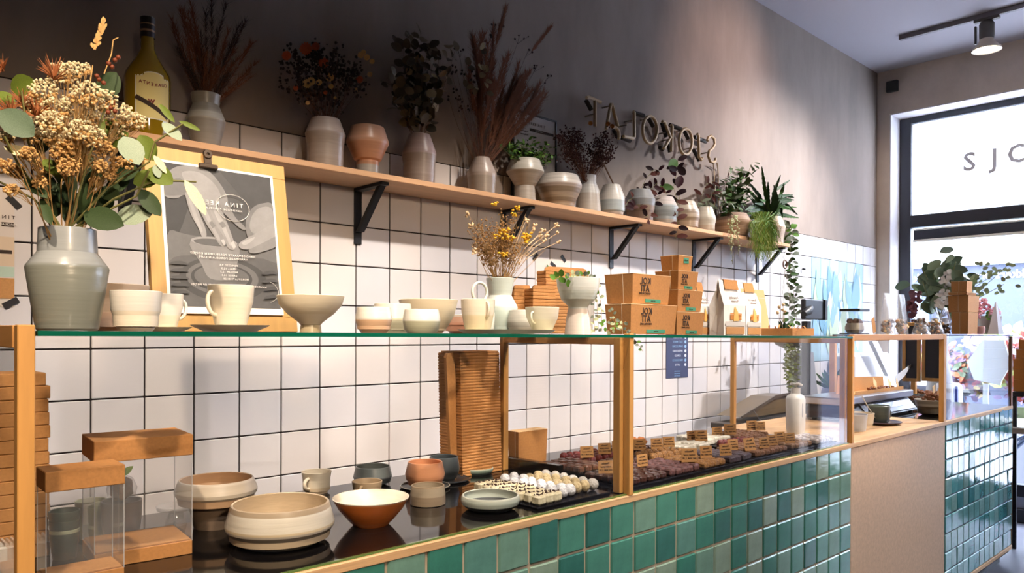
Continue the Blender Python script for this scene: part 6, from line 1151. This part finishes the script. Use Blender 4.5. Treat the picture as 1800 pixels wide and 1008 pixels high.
for i, (a, c, b, pt, lb) in enumerate(((1672, 1702, 1719, 549, 'lowest kraft box of the four-box stack on the end bay'), (1666, 1702, 1721, 519, 'second kraft box from the bottom of the stack on the end bay'), (1666, 1699, 1716, 492.5+21, 'third kraft box from the bottom of the stack on the end bay'), (1671, 1699, 1709, 494, 'small topmost kraft box of the stack on the end bay'))):
    z_ = kbox(lb, a, c, b, 1.40, pt, z_, taper=.03, logo=False, lab=0, string=.5, group='kraft boxes on the end bay', dmax=.22)
# pots of flowers behind
def wpot2(name, label, px, y, zb, hw0, hw1, pyt, m): 
    p = ony(px, CYP, y); s = ppm(p); h = ony(px, pyt, y).z-zb; o = MB().lathe(shell([(hw0/s, 0), (hw1*.9/s, h*.6), (hw1/s, h)], .005, .02), 30).build(name, m, None, 40, (p.x, y, zb)); return tag(o, label, 'pot')
wpot2('planter', 'tapering taupe planter with pink flowers behind the end kraft stack', 1738, 1.50, RT+.0003, 14, 20, 556, mat('taupe_planter', '#A9A098', .5))
pinkm = [mat('pink_petal', '#C97078', .7), mat('pink_petal_light', '#DFA0A0', .7)]
o = ony(1738, 556, 1.50); t = thing('pink_flowers', 'clusters of small pink flowers in the tapering taupe planter', 'flowers', o); mbs = [MB(), MB()]; lm = MB()
for cx, cy, r in ((1720, 540, 10), (1735, 545, 12), (1748, 550, 10), (1728, 533, 8), (1722, 552, 9)):
    for k in range(26): u, v = rnd_in(cx, cy, r, r*.8); q = ony(u, v, 1.48+RN.uniform(-.03, .03)); mbs[k % 2].blob(q-o, 2.6/ppm(q), 0, .3)
for k in range(20): q = ony(RN.uniform(1728, 1750), RN.uniform(552, 560), 1.48); lm.leaf(q-o, (RN.uniform(-1, 1), -.4, RN.uniform(-.3, .8)), TOCAM(q), .03, .018)
for mb, m in zip(mbs, pinkm): stuff(mb.build('petals', m, t))
stuff(lm.build('foliage', G[2], t))
pk = MB().lathe(shell([(.02, 0), (.028, .03), (.026, .05)], .003, .006), 20).build('pink_cup', mat('pink_cup', '#D9A598', .5), None, 40, (ony(1723, CYP, 1.47).x, 1.47, RT+.0003)); tag(pk, 'small pink cup between the end kraft stack and the taupe planter', 'cup')
cn = MB().hexa([(-.06, -.01, 0), (.06, -.01, 0), (.06, .05, 0), (-.06, .05, 0)], [(-.012, .018, .2), (.012, .018, .2), (.012, .022, .2), (-.012, .022, .2)]).build('folded_card', white_paint, None, None, (ony(1757, CYP, 1.34).x, 1.34, RT+.0003)); tag(cn, 'white folded tent card beside the taupe planter', 'card')
# eucalyptus and white flower bouquet in a floor vase by the window
o = onx(1668, 600, 5.95); o.z = .74; st_ = setting(MB().cbox(5.75, 6.40, .9, 2.3, .70, .74, .004).build('window_sill', mat('sill_board', '#C9BCAA', .5)))
lv = onx(1652, 560, 6.0); fv = MB().lathe(shell([(.06, 0), (.09, .12), (.08, .3), (.05, .42), (.06, lv.z-.741)], .005, .01), 28).build('tall_vase', mat('vase_white', '#C9C6C4', .4), None, 40, (lv.x, lv.y, .741)); tag(fv, 'tall pale vase on the window board behind the sweet bags', 'vase')
t = thing('window_bouquet', 'fresh eucalyptus and white flower bouquet standing before the shop window', 'bouquet', lv); st = MB()
eum = [mat('fresh_euc_'+n, c, .5) for n, c in (('a', '#5E6E50'), ('b', '#7C8A68'), ('c', '#47573E'), ('d', '#A3AE7E'))]
for px, py in ((1622, 495), (1640, 470), (1657, 450), (1680, 460), (1650, 500), (1672, 478), (1632, 512), (1690, 480), (1655, 475), (1640, 525), (1620, 470)):
    q = onx(px, py, 6.0+RN.uniform(-.1, .1)); st.tube([p_-lv for p_ in stem_pts(lv, q, .1)], .003, 5)
    for k in range(7): b = q+(lv-q)*.1*k+Vector((RN.gauss(0, .03), RN.gauss(0, .05), RN.gauss(0, .03))); putleaf(t, lv, b, (RN.uniform(-.5, .5), RN.uniform(-1, 1), RN.uniform(-.5, .8)), TOCAM(b)+Vector((0, 0, .5)), RN.uniform(.08, .135), RN.choice(eum[:3]), .65, .2)
for px, py, n_ in ((1745, 485, 16), (1765, 500, 10), (1730, 510, 12), (1720, 490, 10), (1735, 470, 8), (1775, 463, 6)):
    q = onx(px, py, 6.0); st.tube([p_-lv for p_ in stem_pts(lv, q, .12)], .002, 5)
    for k in range(n_): b = q+(lv-q)*.05*k*RN.random()+Vector((RN.gauss(0, .03), RN.gauss(0, .035), RN.gauss(0, .03))); putleaf(t, lv, b, (RN.uniform(-.5, .5), RN.uniform(-1, 1), RN.uniform(-.5, .8)), TOCAM(b)+Vector((0, 0, .5)), .035, eum[3], .8, .2)
st.build('stem', olive, t, 60); wf = MB(); wf2 = MB()
for cx, cy, r, k_ in ((1665, 495, 9, 34), (1660, 522, 10, 40), (1672, 485, 7, 24), (1655, 535, 8, 26)):
    for k in range(k_): u, v = rnd_in(cx, cy, r, r); q = onx(u, v, 5.95+RN.uniform(-.04, .04)); wf.leaf(q-lv, (RN.uniform(-1, 1), RN.uniform(-1, 1), RN.uniform(-.4, 1)), TOCAM(q), .035, .03)
stuff(wf.build('white_petals', mat('white_petal', '#EDE3D6', .7), t))
for cx, cy in ((1609, 520), (1605, 545), (1600, 552), (1607, 540)):
    for k in range(9): q = onx(cx+RN.gauss(0, 4), cy+RN.gauss(0, 5), 5.9); wf2.leaf(q-lv, (RN.uniform(-1, 1), RN.uniform(-1, 1), RN.uniform(-.4, 1)), TOCAM(q), .05, .035)
stuff(wf2.build('wine_leaves', mat('wine_leaf', '#5A2A30', .6), t))
# black chalkboards with pine frames leaning by the window, sheet of paper, white chair back
cbm = mat('chalkboard', '#24222A', .5)
for i, (a, b, lb) in enumerate(((1586, 1618, 'pine-framed black board leaning beside the window, left one'), (1620, 1658, 'pine-framed black board leaning beside the window, right one'))):
    xx = 4.75-.12*i if False else 5.0; pa = onx(a, 600, 5.2); pb = onx(b, 600, 5.2); pb2 = onx(b, 672, 5.2); t = thing('framed_board', lb, 'board', (5.2, (pa.y+pb.y)/2, pb2.z)); hw = (pa.y-pb.y)/2; hh = pa.z-pb2.z+.12
    MB().box(.004, .012, -hw+.01, hw-.01, .01, hh).build('panel', cbm, t)
    for y0, y1, z0, z1 in ((-hw, -hw+.022, 0, hh), (hw-.022, hw, 0, hh), (-hw+.022, hw-.022, 0, .022), (-hw+.022, hw-.022, hh-.022, hh)): MB().cbox(0, .02, y0, y1, z0, z1, .002).build('frame_side', wood, t)
pp = thing('paper_sheet', 'white sheet of paper sticking up behind the cardboard tray', 'paper', ony(1580, 660, 1.78)); q = [ony(x, y, 1.78)-pp.location for x, y in ((1573, 662), (1605, 638), (1590, 662), (1575, 676))]; MB().prism(q, (0, .001, 0)).build('sheet', mat('white_sheet', '#E6E8F0', .6), pp)
wc = thing('slanted_board', 'white slanting board edge seen through the open wooden frame', 'board', ony(1540, 620, 2.2)); q = [ony(x, y, 2.2)-wc.location for x, y in ((1533, 600), (1543, 600), (1568, 655), (1562, 662))]; MB().prism(q, (0, .03, 0)).build('edge', mat('white_sheet', '#E6E8F0', .6), wc)
cv = box_at('white_cabinet', 'white low cabinet below the leaf mural', 'cabinet', 1501, 1566, 2.28, .17, 620, 700, mat('white_cab', '#E4E2E6', .5), .02, .8605)
# ------------------------------------------------------------------ painted leaf mural on the tiles
mu = thing('leaf_mural', 'pale blue leaf mural on tiles near the window corner', 'mural', (TX0+TP*34, WY-.004, 1.5)); oM = mu.location.copy()
mcol = [mat('mural_'+str(i), c, .35) for i, c in enumerate(('#97B4C0', '#88A8B8', '#A4BCC2', '#92B0BC', '#B4C4C8'))]
for c in range(31, 37):
    for r in range(-1, 4): link('tile', MB().cbox(.001, TP-.001, 0, .006, .001, TP-.001, .0012).data('tile', RN.choice(mcol)), mu, M=Matrix.Translation(Vector((TX0+TP*c, WY-.0035, TZ0+TP*r))-oM))
ml = [mat('mural_leaf_'+str(i), c, .4) for i, c in enumerate(('#6A94AE', '#5C889C', '#D8E0E0', '#86A89A', '#A8BA9C', '#789CBA'))]
x0, x1 = TX0+TP*31, TX0+TP*37
for i in range(64):
    L = RN.uniform(.12, .34); W = L*RN.uniform(.3, .5); x = RN.uniform(x0+.08, x1-.08); z = RN.uniform(TZ0-TP+.03, TZ0+TP*4-L-.02); an = RN.uniform(-.35, .35); pts = []
    for t_, w2 in ((0, .05), (.2, .7), (.45, 1), (.7, .7), (.9, .28), (1, .02)): pts.append((-w2*W/2, t_*L))
    pts = pts+[(-a, b) for a, b in pts[::-1]]; pts = [(min(x1, max(x0, x+a*math.cos(an)+b*math.sin(an))), WY-.0040-.00006*i, z-a*math.sin(an)+b*math.cos(an)) for a, b in pts]
    MB().prism([Vector(p)-oM for p in pts], (0, -.00005, 0)).build('painted_leaf', RN.choice(ml), mu)
hk = MB().blob((0, 0, 0), .015, 0, .3, .7).build('wall_hook', black_m, None, None, ony(1413, 473, WY-.02)); tag(hk, 'tiny dark hook on the tiles left of the leaf mural', 'hook')
# ------------------------------------------------------------------ display rack of kraft boxes at the right edge
rk = thing('display_rack', 'low black metal rack below the stepped kraft boxes at the right edge', 'rack', (5.9, .75, FZ)); zs = onx(1790, 688, 5.9).z
MB().cbox(-.1, .45, -.6, .62, zs-FZ-.03, zs-FZ, .003).build('shelf', black_m, rk)
for x in (-.09, .43):
    for y in (-.58, .6): MB().cbox(x-.012, x+.012, y-.012, y+.012, 0, zs-FZ-.031, .002).build('leg', black_m, rk)
gsh = onx(1797, 730, 6.0); 
z_ = zs+.001; orn = mat('orange_kraft', '#C07A34', .75, var=(120, .1))
for i, (pt, dy) in enumerate(((668, .0), (650, .0), (631, .0), (614, .015), (597, .03))):
    y1_ = onx(1781, 640, 5.85).y+.0; h = onx(1790, pt, 5.85).z-z_; o = MB().cbox(0, .2, -.34, -dy, 0, h-.001, .002).build('kraft_box', orn, None, None, (5.85, y1_, z_)); tag(o, ('lowest', 'second', 'third', 'fourth', 'topmost')[i]+' orange kraft box '+('' if i in (0, 4) else 'from the bottom ')+'of the stepped stack on the black rack', 'box', 'stepped orange boxes at the right edge'); z_ += h
# ------------------------------------------------------------------ street outside the window
out = setting(MB().box(6.76, 26, -22, 14, FZ-.2, FZ-.05).build('pavement', mat('pavement', '#8E8C90', .8, var=(3, .1))))
FX = 13.0
fz1 = onx(1700, 468, FX).z; fa = setting(MB().box(FX, FX+.4, -16, 13, FZ-.05, fz1).build('shop_facade', mat('navy_facade', '#111A30', .6, var=(.8, .15))))
setting(MB().box(FX-.15, FX+.4, -16, 13, fz1+.002, fz1+5.0).build('upper_facade', mat('white_facade', '#DCE0E6', .8)))
vio = mat('violet_lettering', '#E2DDF6', .6); p = onx(1826, 480, FX-.02); lettering('Bakkers brood en gebak', .17, vio, fa, p, M=FACEX, bold=.002, align='LEFT')
p = onx(1665, 516, FX-.02); lettering('sinds 1921', .15, vio, fa, p, M=FACEX, bold=.002, align='LEFT')
for i in range(14): MB().box(FX-.012, FX-.002, 6-1.0*i, 6.04-1.0*i, FZ, fz1-1.1).build('plank_joint', mat('joint_navy', '#0C1224', .7), fa)
gw = setting(MB().box(FX-.06, FX-.003, onx(1634, 560, FX).y, onx(1604, 560, FX).y, FZ, onx(1620, 530, FX).z).build('shop_window_glass', mat('street_glass', '#7FA8D0', .2)))
hd = MB()
for i in range(240): hd.leaf((FX-.7+RN.uniform(-.3, .3), RN.uniform(1.9, 3.3), RN.uniform(.2, .95)+.4), (RN.uniform(-1, 1), RN.uniform(-1, 1), RN.uniform(-.2, 1)), (-1, 0, .5), .22, .14)
hg = hd.build('hedge', mat('lime_hedge', '#5C6E36', .6)); tag(hg, 'low lime green hedge across the street', 'hedge', None, 'stuff')
# flowers in a planter right outside the window
pc = onx(1705, 690, 7.6); fb = thing('flower_trough', 'trough of red, orange and purple flowers just outside the window', 'planter', (7.6, pc.y, FZ-.05)); MB().cbox(-.18, .18, -.9, .9, 0, .62, .01).build('trough', mat('trough_grey', '#7C7E88', .6), fb)
fcs = [mat('petal_'+n, c, .7) for n, c in (('red', '#7E2A22'), ('orange', '#94502C'), ('purple', '#5E4660'), ('lilac', '#8A7E90'), ('yellow', '#8E7C44'), ('green', '#44503A'), ('plum', '#3A222E'))]
zt0 = onx(1705, 660, 7.6).z-FZ; zt1 = onx(1705, 592, 7.6).z-FZ
for i, m in enumerate(fcs):
    mb = MB(); cl_ = [(RN.uniform(-.12, .12), RN.uniform(-.85, .85), RN.uniform(zt0*.9, zt1)) for _ in range(11)]
    for c in cl_:
        for k in range(26): mb.leaf((c[0]+RN.gauss(0, .05), c[1]+RN.gauss(0, .06), c[2]+RN.gauss(0, .05)), (RN.uniform(-1, 1), RN.uniform(-1, 1), RN.uniform(-.4, 1)), (-1, 0, .5), .07, .045)
    stuff(mb.build('petals' if i < 5 else 'foliage', m, fb))
# white faceted sign just outside the glass
wsn = thing('faceted_sign', 'white many-sided sign board standing outside behind the end glass', 'sign', onx(1735, 690, 7.2)); q = [onx(x, y, 7.2)-wsn.location for x, y in ((1727, 598), (1765, 599), (1773, 628), (1772, 650), (1761, 668), (1758, 678), (1712, 668), (1700, 637))]
MB().prism(q, (.03, 0, 0)).build('board', mat('sign_white', '#A2A6AA', .6), wsn); q = [onx(x, y, 7.2)-wsn.location for x, y in ((1728, 675), (1736, 675), (1738, 740), (1726, 740))]; MB().prism(q, (.03, 0, 0)).build('post', mat('sign_white', '#A2A6AA', .6), wsn)
# parked bicycle with white panniers
bc = onx(1715, 716, 6.98); bz = FZ-.05; bk_ = thing('bicycle', 'parked bicycle with white blue-trimmed panniers outside the window', 'bicycle', (6.98, bc.y, bz)); bfr = mat('bike_frame', '#3A4660', .4); zc = bc.z-bz
rw = .34; by = (-.75, .3)
for y in by:
    MB().tube([(0, y+rw*math.cos(2*PI*i/32), rw+.02+rw*math.sin(2*PI*i/32)) for i in range(32)], .018, 8, closed=True).build('wheel', black_m, bk_, 60)
    sp2 = MB()
    for i in range(12): sp2.tube([(0, y, rw+.02), (0, y+rw*.5*math.cos(PI*i/6), rw+.02+rw*.5*math.sin(PI*i/6)), (0, y+rw*math.cos(PI*i/6), rw+.02+rw*math.sin(PI*i/6))], .0025, 3)
    sp2.build('spoke', stl2, bk_)
MB().tube([(0, by[1], .36), (0, -.05, .32), (0, .1, .95)], .016, 8).tube([(0, -.05, .32), (0, -.55, .85), (0, -.6, 1.0)], .018, 8).tube([(0, by[0], .36), (0, -.6, .8), (0, -.55, 1.05)], .016, 8).tube([(0, .08, .85), (0, -.25, .6), (0, -.55, .8)], .016, 8).build('frame', bfr, bk_, 60)
MB().tube([(-.28, -.48, 1.04), (-.1, -.56, 1.08), (0, -.57, 1.07), (.1, -.56, 1.08), (.28, -.48, 1.04)], .012, 8).build('handlebar', bfr, bk_, 60); MB().cbox(-.07, .07, .02, .26, .95, 1.0, .02).build('saddle', black_m, bk_)
MB().cbox(-.28, -.12, .05, .42, zc-.16, zc+.20, .03).build('pannier', mat('pannier_white', '#9A9CA8', .6), bk_); bt_ = mat('blue_trim', '#3A48A0', .5)
MB().cbox(-.284, -.279, .05, .42, zc+.02, zc+.035, .001).cbox(-.285, -.279, .05, .07, zc-.14, zc+.18, .001).build('trim_band', bt_, bk_); MB().tube([(-.29, .36, zc+.0), (-.292, .34, zc-.09), (-.292, .24, zc-.12), (-.292, .15, zc-.09), (-.29, .13, zc+.0)], .008, 6).build('strap', bt_, bk_, 60)
# small green notice on the inner glass at the far right
gnp = onx(1796, 733, XF+.02); gnp2 = MB().cbox(-.001, .001, -.35, .12, -.07, .07, .0005).build('green_notice', mat('green_notice', '#A9C09A', .7), None, None, (XF+.02, gnp.y-.02, gnp.z)); tag(gnp2, 'pale green notice low on the window at the right edge', 'notice')
